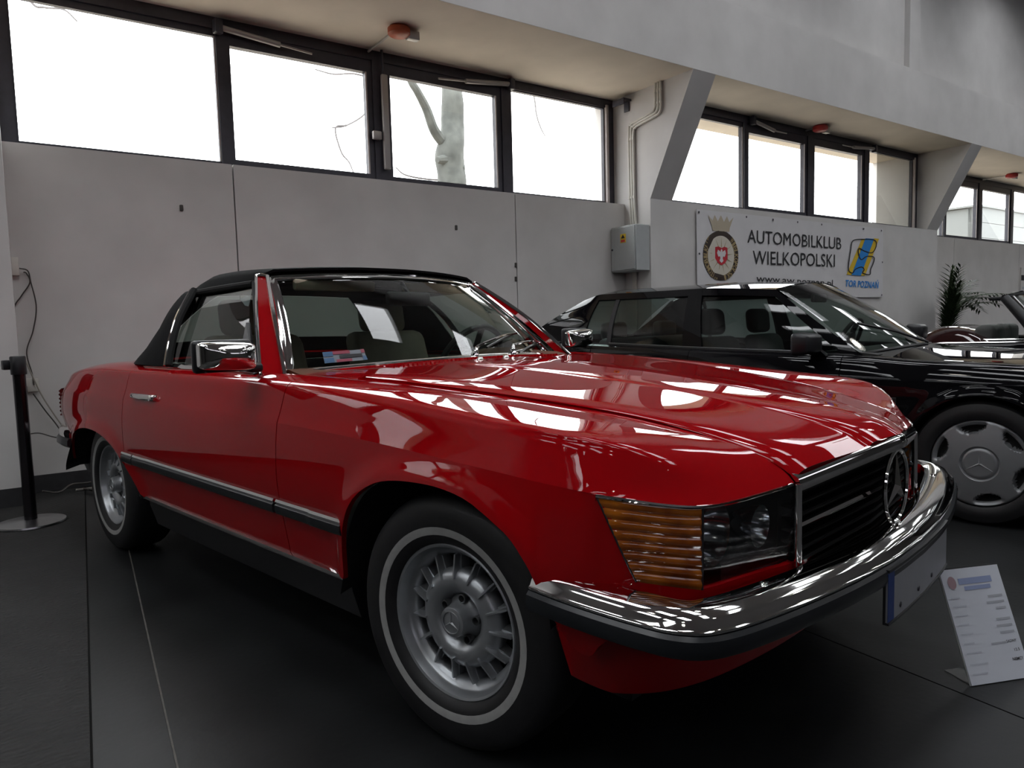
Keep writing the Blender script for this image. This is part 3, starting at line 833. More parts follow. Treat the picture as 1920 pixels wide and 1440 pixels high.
# ------------------------------------------------------------------ wheels shared by the cars
def star_mesh(R, c, ax, up, thick, wid=0.13, ring=True):
    """three-pointed star with a ring; ax = facing direction"""
    c = np.array(c, float); ax = np.array(ax, float); up = np.array(up, float); rt = np.cross(up, ax)
    m = MB()
    for k in range(3):
        a = PI/2+k*2*PI/3
        d = math.cos(a)*rt+math.sin(a)*up
        e = -math.sin(a)*rt+math.cos(a)*up
        v = [c+e*R*wid, c+d*R*0.96, c-e*R*wid, c+ax*thick]
        b = [p-ax*thick*0.6 for p in v[:3]]
        m.add(v+b, [(0, 1, 3), (1, 2, 3), (2, 0, 3), (4, 5, 1, 0), (5, 6, 2, 1), (4, 6, 5)])
    if ring:
        P = [c+R*(math.cos(t)*rt+math.sin(t)*up) for t in np.linspace(0, 2*PI, 40, endpoint=False)]
        V = []
        for p in P:
            d = (p-c)/R
            for t in np.linspace(0, 2*PI, 6, endpoint=False):
                V.append(p+0.06*R*(math.cos(t)*d+math.sin(t)*ax))
        m.add(V, grid_faces(40, 6, closed_m=True, closed_n=True))
    return m

def barock_wheel(parent, x, yc, steer, sgn):
    """tyre with a white band on a slotted silver alloy; sgn -1 = the car's right"""
    V, F = lathe([(.183, -.075), (.20, -.095), (.25, -.104), (.288, -.099), (.306, -.087), (.3145, -.070), (.3165, -.03), (.3165, .03), (.3145, .070), (.306, .087),
                  (.288, .099), (.262, .1045), (.2375, .1045), (.217, .1015), (.20, .095), (.188, .080)], 72)
    w = obj('wheel', V, F, 'rubber', parent)
    w.location = (x, sgn*yc, 0.3165); w.rotation_euler = (0, 0, steer if sgn < 0 else PI+steer)
    if sgn < 0: w.rotation_euler = (0, 0, steer+PI)
    else: w.rotation_euler = (0, 0, steer)
    fixn(w.data)
    V, F = lathe([(.2372, .1052), (.227, .1046), (.2175, .1026)], 72); o = obj('whitewall_band', V, F, 'whitewall', w); 
    V, F = lathe([(.186, .074), (.1915, .080), (.1925, .085), (.1895, .088), (.184, .0855), (.179, .074), (.177, .066), (.174, .060), (.169, .057), (.163, .052), (.158, .046), (.1555, .036), (.158, .010), (.165, -.03), (.178, -.06)], 72)
    obj('rim', V, F, 'alloy', w)
    V, F = lathe([(.160, -.012), (.10, -.012), (0, -.012)], 48); obj('brake_backing', V, F, 'tyre_well', w)
    V, F = lathe([(.122, .020), (.125, .042), (.122, .054), (.112, .064), (.098, .069), (.084, .069), (.072, .062), (.062, .050), (.056, .034), (.0, .034)], 60)
    obj('dish', V, F, 'alloy', w)
    me = None
    for k in range(15):
        if me is None:
            m = MB()
            # bridge between dish and rim, with a raised fin on it
            m.hexa([(.115, -.010, .020), (.162, -.007, .018), (.162, .007, .018), (.115, .010, .020), (.115, -.008, .050), (.162, -.005, .042), (.162, .005, .042), (.115, .008, .050)])
            m.hexa([(.100, -.0040, .052), (.162, -.0040, .034), (.162, .0040, .034), (.100, .0040, .052), (.102, -.0022, .074), (.160, -.0022, .062), (.160, .0022, .062), (.102, .0022, .074)])
            V = [(p[0], p[2], p[1]) for p in m.v]
            sp = obj('spoke', V, m.f, 'alloy', w, smooth=False); fixn(sp.data); me = sp.data
        else:
            sp = bpy.data.objects.new('spoke', me); COL.objects.link(sp); sp.parent = w
        sp.rotation_euler = (0, 2*PI*(k+0.35)/15, 0)
    # hub with bolt wells and a cap bearing the star
    V, F = lathe([(.056, .030), (.054, .040), (.045, .048), (.039, .066), (.0375, .082), (.036, .087), (.032, .089), (.0, .090)], 40); obj('hub', V, F, 'alloy', w)
    for k in range(5):
        a = 2*PI*k/5+0.5
        V, F = lathe([(0, .004), (.0105, .004), (.0115, .026), (.0085, .027), (.0075, .010), (0, .010)], 14, center=(.053*math.cos(a), 0.034, .053*math.sin(a)))
        obj('wheel_bolt', V, F, 'lamp_housing', w)
    star_mesh(0.027, (0, .0905, 0), (0, 1, 0), (0, 0, 1), .003, 0.14).build('hub_star', 'alloy', w, smooth=False)
    return w

# ------------------------------------------------------------------ the red roadster
red = thing('roadster', 'red open two-seater with a black folded-up cloth roof, chrome trim and whitewall tyres', 'car', (0, 0, 0))
YF = 0.8127
# body side shape along x (x = 0 at the front axle)
Wf = pchip([-3.40, -3.34, -3.22, -3.0, -2.7, -2.4, -1.3, -.24, .20, .31, .40, .45, .50], [.70, .765, .815, .85, .872, .88, .884, .884, .884, .880, .870, .858, .838])
ZC = pchip([-3.40, -3.34, -3.2, -3.0, -.7, -.35, 0, .25, .50], [.62, .68, .73, .752, .757, .750, .736, .722, .702])
ZS = pchip([-3.40, -3.34, -3.22, -3.0, -2.7, -2.4, -2.0, -1.0, -.67, -.24, .155, .31, .47, .55], [.655, .735, .79, .838, .862, .872, .874, .870, .864, .844, .812, .800, .785, .775])
ZB = pchip([-3.40, -3.1, -2.95, -2.9, -.4, .6], [.50, .46, .38, .362, .347, .347])
YI = pchip([-3.40, -3.34, -3.22, -3.0, -2.5, -2.2, -2.0, -.95, -.67, -.24, .155, .31, .47, .69], [.50, .56, .60, .64, .66, .72, .775, .775, .70, .621, .543, .511, .481, .437])
ZI = pchip([-3.40, -3.34, -3.22, -3.0, -2.5, -2.2, -2.0, -.95, -.67, -.24, .155, .31, .47, .69], [.70, .785, .835, .875, .906, .908, .904, .896, .886, .862, .825, .806, .776, .69])
ARF = [(-.395, .30), (-.374, .367), (-.35, .464), (-.313, .54), (-.26, .60), (-.185, .643), (-.105, .664), (0, .672), (.085, .670), (.167, .656), (.244, .623), (.299, .589), (.347, .525), (.365, .46), (.372, .40)]
ARR = [(-2.455+sx*dx, z) for sx, dx, z in [(-1, .545, .33), (-1, .53, .37), (-1, .455, .446), (-1, .36, .52), (-1, .28, .559), (-1, .15, .590), (1, 0, .600), (1, .15, .590), (1, .28, .559), (1, .36, .520), (1, .455, .446), (1, .53, .37), (1, .545, .33)]]
def arch_fn(A):
    P = spline(A, 160)
    xs, zs = P[:, 0], P[:, 1]
    return P, (lambda x: np.interp(x, xs, zs, left=-1, right=-1))
PF_, ZAF = arch_fn(ARF); PR_, ZAR = arch_fn(ARR)
ARCHPTS = np.vstack([PF_, PR_])
def lower_curve(x):
    w, zb, zc = Wf(x)[0], ZB(x)[0], ZC(x)[0]
    k = np.array([[w-.034, zb], [w-.014, zb+.3*(zc-zb)], [w, zb+.55*(zc-zb)], [w-.001, zb+.8*(zc-zb)], [w-.010, zc]])
    return spline(k, 60)
def upper_keys(x):
    w, zc, zs, yi, zi = Wf(x)[0], ZC(x)[0], ZS(x)[0], YI(x)[0], ZI(x)[0]
    k = [(w-.010, zc), (w-.026, zc+.40*(zs-zc)), (w-.040, zs-.020), (w-.052, zs+.002), (w-.075, zs+.014)]
    y5 = w-.075
    k += [((y5+yi)/2, (zs+.014+zi)/2+(.007 if y5-yi > .04 else .001)), (yi, zi)]
    return np.array(k)
NU, NL = 26, 14
def upper_curve(x, n=NU):
    k = upper_keys(x); return spline(k, n)
def flare(x, y, z):
    d = np.sqrt(((ARCHPTS-[x, z])**2).sum(1)).min()
    return y+.016*math.exp(-(d/.042)**2)
def side_column(x, arch=True):
    L = lower_curve(x)
    z0 = ZB(x)[0]
    if arch: z0 = max(z0, ZAF(x), ZAR(x))
    zz = np.linspace(0, 1, NL); zc = ZC(x)[0]
    zrow = z0+(zc-z0)*zz
    y = np.interp(zrow, L[:, 1], L[:, 0])
    col = [(x, flare(x, yy, z_), z_) for yy, z_ in zip(y, zrow)]
    U = upper_curve(x)
    col += [(x, flare(x, yy, z_), z_) for yy, z_ in U[1:]]
    return np.array(col)
def cols_with_arch(a, b, step=0.03):
    xs = set(np.linspace(a, b, max(2, int((b-a)/step)+1)))
    for A in (PF_, PR_):
        for x in A[::4, 0]:
            if a < x < b: xs.add(float(x))
    xs = sorted(xs); out = [xs[0]]
    for x in xs[1:]:
        if x-out[-1] > 0.004: out.append(x)
    out[-1] = b
    return out
def both(name, G, mat, parent, **k):
    r = []
    for s in (-1, 1):
        H = G.copy(); H[..., 1] *= s
        r.append(shell(name, H, mat, parent, **k))
    return r
GAP = .0022
XD0, XD1 = -.690, -2.03          # door front and rear edge
# rear wing, door, front wing
G = np.array([side_column(x) for x in cols_with_arch(-3.395, XD1-GAP)]); both('rear_fender', G, 'red_paint', red)
def door_tilt(G):                # the door's front edge leans slightly with height
    return G
G = np.array([side_column(x) for x in np.linspace(XD1+GAP, XD0-GAP, 50)])
doors = both('door', G, 'red_paint', red)
XN = .43
xs = cols_with_arch(XD0+GAP, XN)
G = np.array([side_column(x) for x in xs])
# nose of the wing: the upper rows run on over the lamp to the chrome lamp trim
TRIM = spline([(.470, .8435, .7035), (.520, .813, .6965), (.565, .766, .685), (.600, .716, .676), (.622, .665, .672), (.640, .60, .672), (.662, .52, .676), (.684, .437, .682)], 80)
def trim_pt(u): return TRIM[min(79, max(0, int(round(u*79))))] if False else np.array([np.interp(u*79, np.arange(80), TRIM[:, k]) for k in range(3)])
NOSE = []
S0c = side_column(XN); Sb = side_column(XN-.03)
for t in np.linspace(0, 1, 16)[1:]:
    col = []
    for j in range(NL-1, NL+NU-1):
        v = (j-(NL-1))/(NU-1)
        u = np.interp(v, [0, .25, .5, .66, .8, 1], [0, .25, .45, .6, .76, 1])
        p0 = S0c[j]; p1 = trim_pt(u)
        L = np.linalg.norm(p1-p0)
        T0 = (S0c[j]-Sb[j])/.03*L
        f = min(1, max(0, (u-.04)/.46)); f = f*f*(3-2*f)
        tt = trim_pt(min(1, u+.02))-trim_pt(max(0, u-.02)); tt[2] = 0; tt /= np.linalg.norm(tt)
        outw = np.array([-tt[1], tt[0], 0.0])          # forward and outward from the lamp edge
        T1 = (1-f)*(p1-p0)+f*L*(outw*.62+np.array([0, 0, -.70]))
        h = ((2*t**3-3*t**2+1)*p0+(t**3-2*t**2+t)*T0+(-2*t**3+3*t**2)*p1+(t**3-t**2)*T1)
        col.append(h)
    NOSE.append(col)
NOSE = np.array(NOSE)
def fender_full():
    """wing side up to the crease, then the top with its nose, as one panel"""
    lower = G[:, :NL]; upper = np.concatenate([G[:, NL-1:], NOSE], axis=0)
    return lower, upper
# front corner skin below the lamps, running round to the middle
PLAN = spline([(XN, .8585), (.470, .8425), (.520, .812), (.565, .765), (.600, .715), (.622, .665), (.640, .60), (.662, .52), (.684, .437), (.668, .22), (.662, 0)], 90)
def plan(i): return PLAN[i]
def lamp_bottom(p):
    x, y = p
    if x < .470 and y > .8: return np.interp(x, [.43, .470], [ZC(.43)[0], .7030])
    if y > .70: return np.interp(y, [.70, .79, .8425], [.511, .534, .702])
    if y > .43: return np.interp(y, [.43, .70], [.513, .509])
    return .50
LXN = lower_curve(XN)
Gc = []
for i in range(90):
    x, y = PLAN[i]
    zt = lamp_bottom((x, y))
    z0 = np.interp(i, [0, 8, 20], [.347, .40, .455])
    col = []
    for t in np.linspace(0, 1, NL):
        z = z0+(zt-z0)*t
        # leaves the wing side flush, then settles onto the nose plan
        k_ = min(1, max(0, (x-XN)/.06)) if y > .7 else 1; k_ = k_*k_*(3-2*k_)
        off = float(np.interp(z, LXN[:, 1], LXN[:, 0]))-PLAN[0][1]
        col.append((x, flare(x, y+off*(1-k_), z), z))
    Gc.append(col)
Gc = np.array(Gc)
lower, upper = fender_full()
iG = int(np.argmin(abs(PLAN[:, 1]-.43)))
lower = np.concatenate([lower, Gc[1:iG+1]], axis=0)
def relax(A, c, w=7, it=14):
    """evens out the join of two patches so that reflections run across it"""
    A = A.copy()
    for _ in range(it):
        B = A.copy()
        B[c-w:c+w] = .5*A[c-w:c+w]+.25*(A[c-w-1:c+w-1]+A[c-w+1:c+w+1])
        A = B
    return A
upper = relax(upper, len(G)); lower = relax(lower, len(G))
fenders = both('front_fender', upper, 'red_paint', red)
for s, f in zip((-1, 1), fenders):
    H = lower.copy(); H[..., 1] *= s
    shell('fender_side', H, 'red_paint', f, lip=0.014)
both('nose_panel', Gc[iG:], 'red_paint', red, lip=0.01)
# apron under the bumper
AP = spline([(.362, .845), (.42, .835), (.48, .81), (.54, .762), (.585, .69), (.62, .58), (.65, .40), (.665, .2), (.67, 0)], 70)
Ga = []
for i in range(70):
    x, y = AP[i]
    zlo = np.interp(i, [0, 6, 18, 69], [.40, .285, .262, .262])
    Ga.append([(x-.05*(1-t)**1.5, y-.055*(1-t)**1.3, zlo+(.49-zlo)*t) for t in np.linspace(0, 1, 12)])
both('front_apron', np.array(Ga), 'red_paint', red, lip=0.01)
V = []
# bonnet: crowned, with a raised centre that narrows to the grille
HZ = pchip([-.60, -.24, .155, .31, .47, .58, .65, .692], [.889, .865, .828, .808, .778, .745, .718, .690])
HC = pchip([-.60, -.26, .2, .45, .58, .65, .692], [.908, .893, .850, .812, .786, .764, .738])
HY = pchip([-.67, -.24, .155, .31, .47, .692], [.697, .618, .540, .508, .478, .434])
GP = pchip([0, .04, .09, .16, .30, .45, .60, .665, .69, .72, .80, 1.0], [0, .20, .34, .42, .50, .57, .65, .70, .80, .87, .94, 1.0])
ETA = np.array([0, .01, .025, .045, .07, .10, .14, .2, .28, .36, .44, .52, .58, .62, .645, .665, .678, .69, .705, .72, .75, .80, .87, .94, 1.0])
def bonnet_pt(s, e):
    xr = -.515-.105*(1-(1-e)**2)
    xf = .684+.086*e
    x = xr+s*(xf-xr); xn = -.55+s*(.692+.55)
    y = HY(xn)[0]*(1-e)
    zh, zc = HZ(xn)[0], HC(xn)[0]
    # the raised centre fades into the nose
    return (x, y, zh+(zc-zh)*GP(e)[0])
SS = np.concatenate([np.linspace(0, .75, 34), np.linspace(.75, 1, 26)[1:]])
H1 = np.array([[bonnet_pt(s, e) for e in ETA] for s in SS])
H2 = H1[:, ::-1].copy(); H2[..., 1] *= -1
HG = np.concatenate([H1, H2[:, 1:]], axis=1)
HG[:, 0, 1] -= .003; HG[:, -1, 1] += .003
hood = shell('hood', HG, 'red_paint', red, lip=.014)
# scuttle with air slots in front of the windscreen
def ws_base(u): return np.array([-.800-.150*u*u, .675*u, .908-.020*u*u])
def ws_top(u): return np.array([-1.225-.095*u*u, .522*u, 1.247-.0165*u*u])
Gs = []
for u in np.linspace(-1, 1, 41):
    e = 1-abs(u)
    xr = -.515-.105*(1-(1-e)**2)-.004
    a = np.array([xr, .697*u, HZ(-.55)[0]+(HC(-.55)[0]-HZ(-.55)[0])*GP(e)[0]-.002])
    b = ws_base(u)*[1, 1.03, 1]+np.array([.02, 0, -.012])
    b[2] = max(b[2], a[2]-.004)
    Gs.append([a+(b-a)*t+np.array([0, 0, .006*math.sin(PI*t)]) for t in np.linspace(0, 1, 8)])
Gs = np.array(Gs)
cowl = shell('cowl', Gs, 'red_paint', red, lip=.01)
ri = MB()
for k in range(44):
    u = -.62+k*1.24/43
    i = (u+1)/2*40; i0 = int(i); fr = i-i0
    c0 = Gs[i0]*(1-fr)+Gs[i0+1]*fr
    a, b = c0[3], c0[6]
    ri.hexa([tuple(a+np.array([0, -.005, 0])), tuple(b+np.array([0, -.005, 0])), tuple(b+np.array([0, .005, 0])), tuple(a+np.array([0, .005, 0])),
             tuple(a+np.array([0, -.003, .006])), tuple(b+np.array([0, -.003, .006])), tuple(b+np.array([0, .003, .006])), tuple(a+np.array([0, .003, .006]))])
ri.build('air_slots', 'red_paint', cowl, kind='stuff')
# deck lid and tail
DX = np.linspace(-2.50, -3.395, 34)
Gd = []
for x in DX:
    yi, zi = YI(x)[0], ZI(x)[0]
    Gd.append([(x, yi*e, zi+.016*(1-e*e)) for e in np.linspace(-1, 1, 25)])
shell('deck_lid', np.array(Gd), 'red_paint', red, lip=.012)
tail = side_column(-3.395, arch=False)
ring = np.vstack([tail, np.array([[-3.395, yi, ZI(-3.395)[0]+.012] for yi in np.linspace(.4, 0, 6)])])
Gt = []
for p in ring:
    Gt.append([(p[0]-.02*(1-abs(k)), p[1]*k, p[2]) for k in np.linspace(-1, 1, 15)])
shell('tail_panel', np.array(Gt), 'red_paint', red, lip=.0)
for s in (-1, 1):                # ribbed tail lamps wrap the corner
    tl = []
    for i, z in enumerate(np.linspace(.60, .735, 25)):
        d = .006*(i % 4 < 2)
        tl.append([(np.interp(t, [0, .5, 1], [-3.26, -3.372, -3.402])-d*t, s*(np.interp(t, [0, .5, 1], [.806, .757, .50])+d*(1-t)), z) for t in np.linspace(0, 1, 14)])
    o = shell('tail_lamp', np.array(tl), 'tail_red', red, lip=.02, sharp=20)
# inner body: floor pan, wheel wells, bulkheads
ub = MB()
ub.box((-3.30, -.66, .20), (.42, .66, .34))
ub.box((-1.93, -.80, .22), (-.42, .80, .345))
ub.build('underbody', 'tyre_well', red)
for s in (-1, 1):
    for A in (PF_, PR_):
        m = MB()
        P = A[::4]
        V = []
        for (x, z) in P: V += [(x, s*.868, z+.002), (x, s*.80, z+.02), (x, s*.52, z+.02)]
        m.add(V, grid_faces(len(P), 3))
        cx = P[:, 0].mean()
        V = [(x, s*.53, z) for x, z in P]+[(cx, s*.53, .2)]
        m.add(V, [(i, i+1, len(P)) for i in range(len(P)-1)])
        m.build('wheel_well', 'tyre_well', red, fix=False)
m = MB()
m.box((-.62, -.52, .34), (.56, .52, .62)); m.build('engine_bay', 'tyre_well', red)
m = MB(); m.box((-3.28, -.62, .34), (-2.10, .62, .80)); m.build('boot_liner', 'tyre_well', red)
m = MB(); m.box((-2.10, -.74, .30), (-.62, .74, .36)); m.build('cabin_floor', 'dark_interior', red)
m = MB(); m.box((-2.16, -.76, .34), (-2.08, .76, .885)); m.build('rear_bulkhead', 'dark_interior', red)
for s in (-1, 1):
    m = MB(); m.box((-2.05, s*.74-.015, .34), (-.72, s*.74+.015, .875)); m.build('door_card', 'leather', red)

# trim strips ------------------------------------------------------------
def strip(name, P, prof, mat, parent, s):
    """profile (out, up) swept along x at the body side"""
    V = []
    for p in P:
        for a, b in prof: V.append((p[0], s*(p[1]+a), p[2]+b))
    n = len(prof)
    F = grid_faces(len(P), n, closed_m=True)+[tuple(range(n)), tuple((len(P)-1)*n+i for i in range(n))[::-1]]
    o = obj(name, V, F, mat, parent); fixn(o.data); return o
def side_y(x, z):
    L = lower_curve(x); return float(np.interp(z, L[:, 1], L[:, 0]))
for s in (-1, 1):
    for a, b in ((-2.045, -1.92), (-1.91, -.715), (-.700, -.345)):
        zz = lambda x: np.interp(x, [-2.05, -.345], [.512, .503])
        P = [(x, flare(x, side_y(x, zz(x)), zz(x)) if -1.8 < x < -.5 else side_y(x, zz(x))+.003, zz(x)) for x in np.linspace(a, b, 24)]
        mo = strip('side_moulding', P, [(-.004, -.024), (.012, -.022), (.016, -.012), (.016, .004), (.010, .009), (-.004, .010)], 'bumper_rubber', red, s)
        strip('moulding_chrome', P, [(-.004, .010), (.011, .009), (.014, .014), (.010, .021), (-.004, .023)], 'chrome', mo, s)
    P = [(x, side_y(x, ZB(x)[0]+.004)+.002, ZB(x)[0]) for x in np.linspace(-1.95, -.395, 40)]
    strip('sill_trim', P, [(-.03, -.010), (.004, -.010), (.008, -.003), (.007, .005), (-.002, .008)], 'chrome', red, s)
    P = [(x, side_y(x, ZB(x)[0]+.004)-.015, ZB(x)[0]-.02) for x in np.linspace(-1.93, -.40, 30)]
    strip('sill_panel', P, [(-.06, -.12), (-.035, -.115), (-.01, -.03), (-.005, .012), (-.06, .012)], 'black_plastic', red, s)
    # belt chrome under the side glass
    P = [(x, .772, .899+(.004 if x < -1.6 else 0)) for x in np.linspace(-1.98, -.985, 30)]
    strip('belt_trim', P, [(-.012, -.004), (.020, -.010), (.027, -.003), (.016, .010), (-.012, .014)], 'chrome', red, s)

# bumpers ------------------------------------------------------------------
BF = spline([(.335, .884), (.42, .887), (.50, .884), (.58, .876), (.64, .862), (.685, .830), (.713, .775), (.738, .68), (.765, .54), (.789, .38), (.806, .20), (.812, 0)], 60)
BFull = np.vstack([np.c_[BF[:, 0], -BF[:, 1]], np.c_[BF[::-1, 0], BF[::-1, 1]][1:]])
def bump(path2, z, prof, sg=1):
    P = np.array([(p[0], p[1], z) for p in path2])
    return sweep(P, prof, closed=True)
k = len(BFull)
taper = np.clip(np.minimum(np.arange(k), np.arange(k)[::-1])/10.0, 0, 1)**.6
CH = [(-.078, .004), (-.076, .018), (-.060, .0245), (-.035, .0235), (-.014, .016), (-.002, .006), (.003, -.004), (.008, -.007), (.007, -.012), (-.03, -.014), (-.078, -.012)]
bz = np.array([np.interp(p[0], [.33, .60, .72, .815], [.512, .503, .497, .490]) for p in BFull])
prof = np.array([[(a, b) for a, b in CH] for t in taper])
V, F = sweep(np.array([(p[0], p[1], z) for p, z in zip(BFull, bz)]), prof, closed=True)
fb = obj('front_bumper', V, F, 'chrome', red); fixn(fb.data)
V, F = sweep(np.array([(p[0], p[1], z) for p, z in zip(BFull, bz)]), [(-.06, -.015), (.008, -.014), (.015, -.021), (.017, -.038), (.011, -.054), (-.008, -.064), (-.06, -.066)], closed=True)
o = obj('bumper_rubber', V, F, 'bumper_rubber', fb); fixn(o.data)
for s in (-1, 1):
    V, F = lathe([(0, .008), (.006, .007), (.009, .003), (.010, 0)], 14, center=(.700, s*.62, .5165), axis='z'); obj('bumper_bolt', V, F, 'chrome', fb)
# number plate, bowed with the bumper, its lettering blanked
pl = BFull[(np.abs(BFull[:, 1]) < .262)]
P = np.array([(p[0]+.012, p[1], .41) for p in pl])
V, F = sweep(P, [(0, -.056), (.004, -.056), (.004, .056), (0, .056)], closed=True); o = obj('number_plate', V, F, 'plate_white', fb); fixn(o.data)
V, F = sweep(P, [(-.006, -.062), (.007, -.062), (.007, -.057), (.0, -.056), (.0, .056), (.007, .057), (.007, .063), (-.006, .063)], closed=True); o2 = obj('plate_surround', V, F, 'black_plastic', fb); fixn(o2.data)
q = P[P[:, 1] < -.215]
V, F = sweep(q, [(.0042, -.055), (.0052, -.055), (.0052, .055), (.0042, .055)], closed=True); o3 = obj('plate_band', V, F, 'plate_blue', fb); fixn(o3.data)
for yy in (-.18, -.05, .07):
    j = np.argmin(abs(P[:, 1]-yy)); V, F = lathe([(0, .007), (.006, .006), (.007, .003)], 10, center=(P[j, 0], yy, .375), axis='x'); obj('plate_screw', V, F, 'window_frame', fb)
RB = spline([(-2.99, .838), (-3.10, .842), (-3.24, .825), (-3.35, .775), (-3.42, .66), (-3.46, .4), (-3.47, 0)], 44)
RFull = np.vstack([np.c_[RB[:, 0], RB[:, 1]], np.c_[RB[::-1, 0], -RB[::-1, 1]][1:]])
V, F = sweep(np.array([(p[0], p[1], .505) for p in RFull]), [(-.06, .046), (-.03, .05), (-.01, .045), (.002, .03), (.006, .01), (.004, -.008), (-.06, -.008)], closed=True)
rb = obj('rear_bumper', V, F, 'chrome', red); fixn(rb.data)
V, F = sweep(np.array([(p[0], p[1], .505) for p in RFull]), [(-.06, -.009), (.010, -.010), (.017, -.02), (.018, -.045), (.0, -.06), (-.06, -.062)], closed=True)
o = obj('bumper_rubber', V, F, 'bumper_rubber', rb); fixn(o.data)
ra = []
for i in range(44):
    x, y = RB[i]; ra.append([(x+.05+.05*(1-t), y-.05-.04*(1-t), .30+.17*t) for t in np.linspace(0, 1, 6)])
both('rear_apron', np.array(ra), 'black_plastic', red, lip=0)

# lamps --------------------------------------------------------------------
LP = spline([(.470, .8425), (.520, .812), (.565, .765), (.600, .715), (.622, .665), (.640, .60), (.662, .52), (.684, .440)], 120)
IC = 58                          # where the amber lens meets the clear one
for s in (-1, 1):
    am = []
    for i in range(0, IC+1, 2):
        col = []
        for k in range(57):
            t = k/56
            # the lens' rear edge slants forward towards its foot
            ii = i+(1-t)*21*(1-i/IC)
            xx, yy = np.interp(ii, np.arange(120), LP[:, 0]), np.interp(ii, np.arange(120), LP[:, 1])
            zt = np.interp(ii, [0, 17, 34, 51, 68], [.7005, .6935, .682, .673, .669])
            zb_ = np.interp(ii, [0, 21, IC, 119], [.540, .536, .507, .515])
            z = zb_+(zt-zb_)*t
            rib = .0028*abs(math.sin(PI*8*t))
            j0 = int(min(118, max(1, ii))); tx, ty = LP[j0+1]-LP[j0-1]; ln = math.hypot(tx, ty)
            col.append((xx+(-ty/ln)*rib, s*(yy+(tx/ln)*rib), z))
        am.append(col)
    lamp = shell('headlamp', np.array(am), 'amber_lens', red, lip=.01, sharp=30)
    lamp['label'] = 'amber wrap-round indicator beside the clear lamp glass'
    cl = []
    for i in range(IC+1, 120, 2):
        x, y = LP[i]
        zb = np.interp(y, [.44, .70], [.515, .507]); zt = np.interp(y, [.44, .52, .60, .70], [.679, .673, .669, .673])
        cl.append([(x+.004*math.sin(PI*t)-.010*(1-t), s*y, zb+(zt-zb)*t) for t in np.linspace(0, 1, 10)])
    shell('lens_glass', np.array(cl), 'lamp_lens', lamp, lip=.006)
    # bowl reflectors behind the glass
    for (xc, yc, r, mt) in ((.590, .605, .066, 'reflector'), (.635, .492, .045, 'reflector')):
        V, F = lathe([(.012, -.075), (r*.45, -.065), (r*.75, -.04), (r*.95, -.012), (r, 0)], 28, center=(xc, s*yc, .592), axis='x'); obj('reflector_bowl', V, F, mt, lamp)
        V, F = lathe([(0, -.03), (.012, -.032), (.013, -.07)], 14, center=(xc, s*yc, .592), axis='x'); obj('bulb', V, F, 'cap_silver', lamp)
    m = MB(); m.box((.50, s*.44, .50), (.51, s*.70, .665)); m.build('lamp_housing', 'lamp_housing', lamp)
    # divider between the two lenses and the chrome trim along the top
    x, y = LP[IC]
    V, F = tube([(x+.001, s*y, .508), (x+.003, s*y, .671)], .0025, 6); obj('lens_divider', V, F, 'black_plastic', lamp)
    V, F = tube([(p[0]+.002, s*(p[1]+.001), p[2]-.002) for p in TRIM[::2]], .0036, 6); obj('lamp_trim', V, F, 'chrome', lamp)
    sl = [(np.interp(21*t, np.arange(120), LP[:, 0])+.001, s*(np.interp(21*t, np.arange(120), LP[:, 1])+.001), np.interp(t, [0, 1], [.702, .536])) for t in np.linspace(0, 1, 8)]
    V, F = tube(sl, .002, 6); obj('lamp_seal', V, F, 'black_plastic', lamp)

# grille: slightly pointed in plan, chrome surround, bar and star ------------
GW = .436
def gx(y, t=1.0):
    """front of the grille; its pointed middle leans forward at the top"""
    e = 1-abs(y)/GW
    return .690+(.024+.062*t)*e
gr_top = lambda y: np.interp(abs(y), [0, GW], [.716, .674])
gr_bot = lambda y: np.interp(abs(y), [0, GW], [.488, .484])
YG = np.concatenate([np.linspace(-GW, 0, 16), np.linspace(0, GW, 16)[1:]])
Gb = [[(gx(y, t)-.045, y*.985, gr_bot(y)+(gr_top(y)-gr_bot(y))*t) for t in np.linspace(0, 1, 6)] for y in YG]
grille = shell('grille', np.array(Gb), 'grille_black', red, lip=0)
V, F = sweep([(gx(y)+.004, y, gr_top(y)) for y in YG], [(-.05, .022), (-.018, .026), (-.002, .018), (.004, .004), (.001, -.010), (-.012, -.014), (-.045, -.010)], closed=True); o = obj('grille_surround', V, F, 'chrome', grille); fixn(o.data)
V, F = sweep([(gx(y, 0)+.002, y, gr_bot(y)) for y in YG], [(-.04, .006), (-.004, .006), (.0, 0), (-.004, -.006), (-.04, -.006)], closed=True); o = obj('grille_sill', V, F, 'chrome', grille); fixn(o.data)
for s in (-1, 1):
    V, F = tube([(.692, s*GW, .486), (.692, s*GW, .60), (.691, s*(GW-.002), .680)], .0085, 10); obj('grille_side', V, F, 'chrome', grille)
for k in range(7):
    t = (k+.6)/7.4
    V, F = sweep([(gx(y, t)-.016, y*.985, gr_bot(y)+(gr_top(y)-gr_bot(y))*t) for y in YG], [(-.022, -.004), (0, -.006), (.004, 0), (0, .003), (-.022, .001)], closed=True); o = obj('grille_slat', V, F, 'grille_black', grille); fixn(o.data)
for s in (-1, 1):
    V, F = sweep([(gx(y, .55)-.006, s*y, gr_bot(y)+(gr_top(y)-gr_bot(y))*.53) for y in np.linspace(.418, .105, 10)][:: -1 if s > 0 else 1], [(-.012, -.007), (.004, -.006), (.008, 0), (.004, .006), (-.012, .007)], closed=True); o = obj('grille_bar', V, F, 'chrome', grille); fixn(o.data)
star_mesh(.090, (gx(0, .5)+.016, 0, .606), (1, 0, 0), (0, 0, 1), .012, .12).build('grille_star', 'chrome', grille, smooth=True, sharp=25)
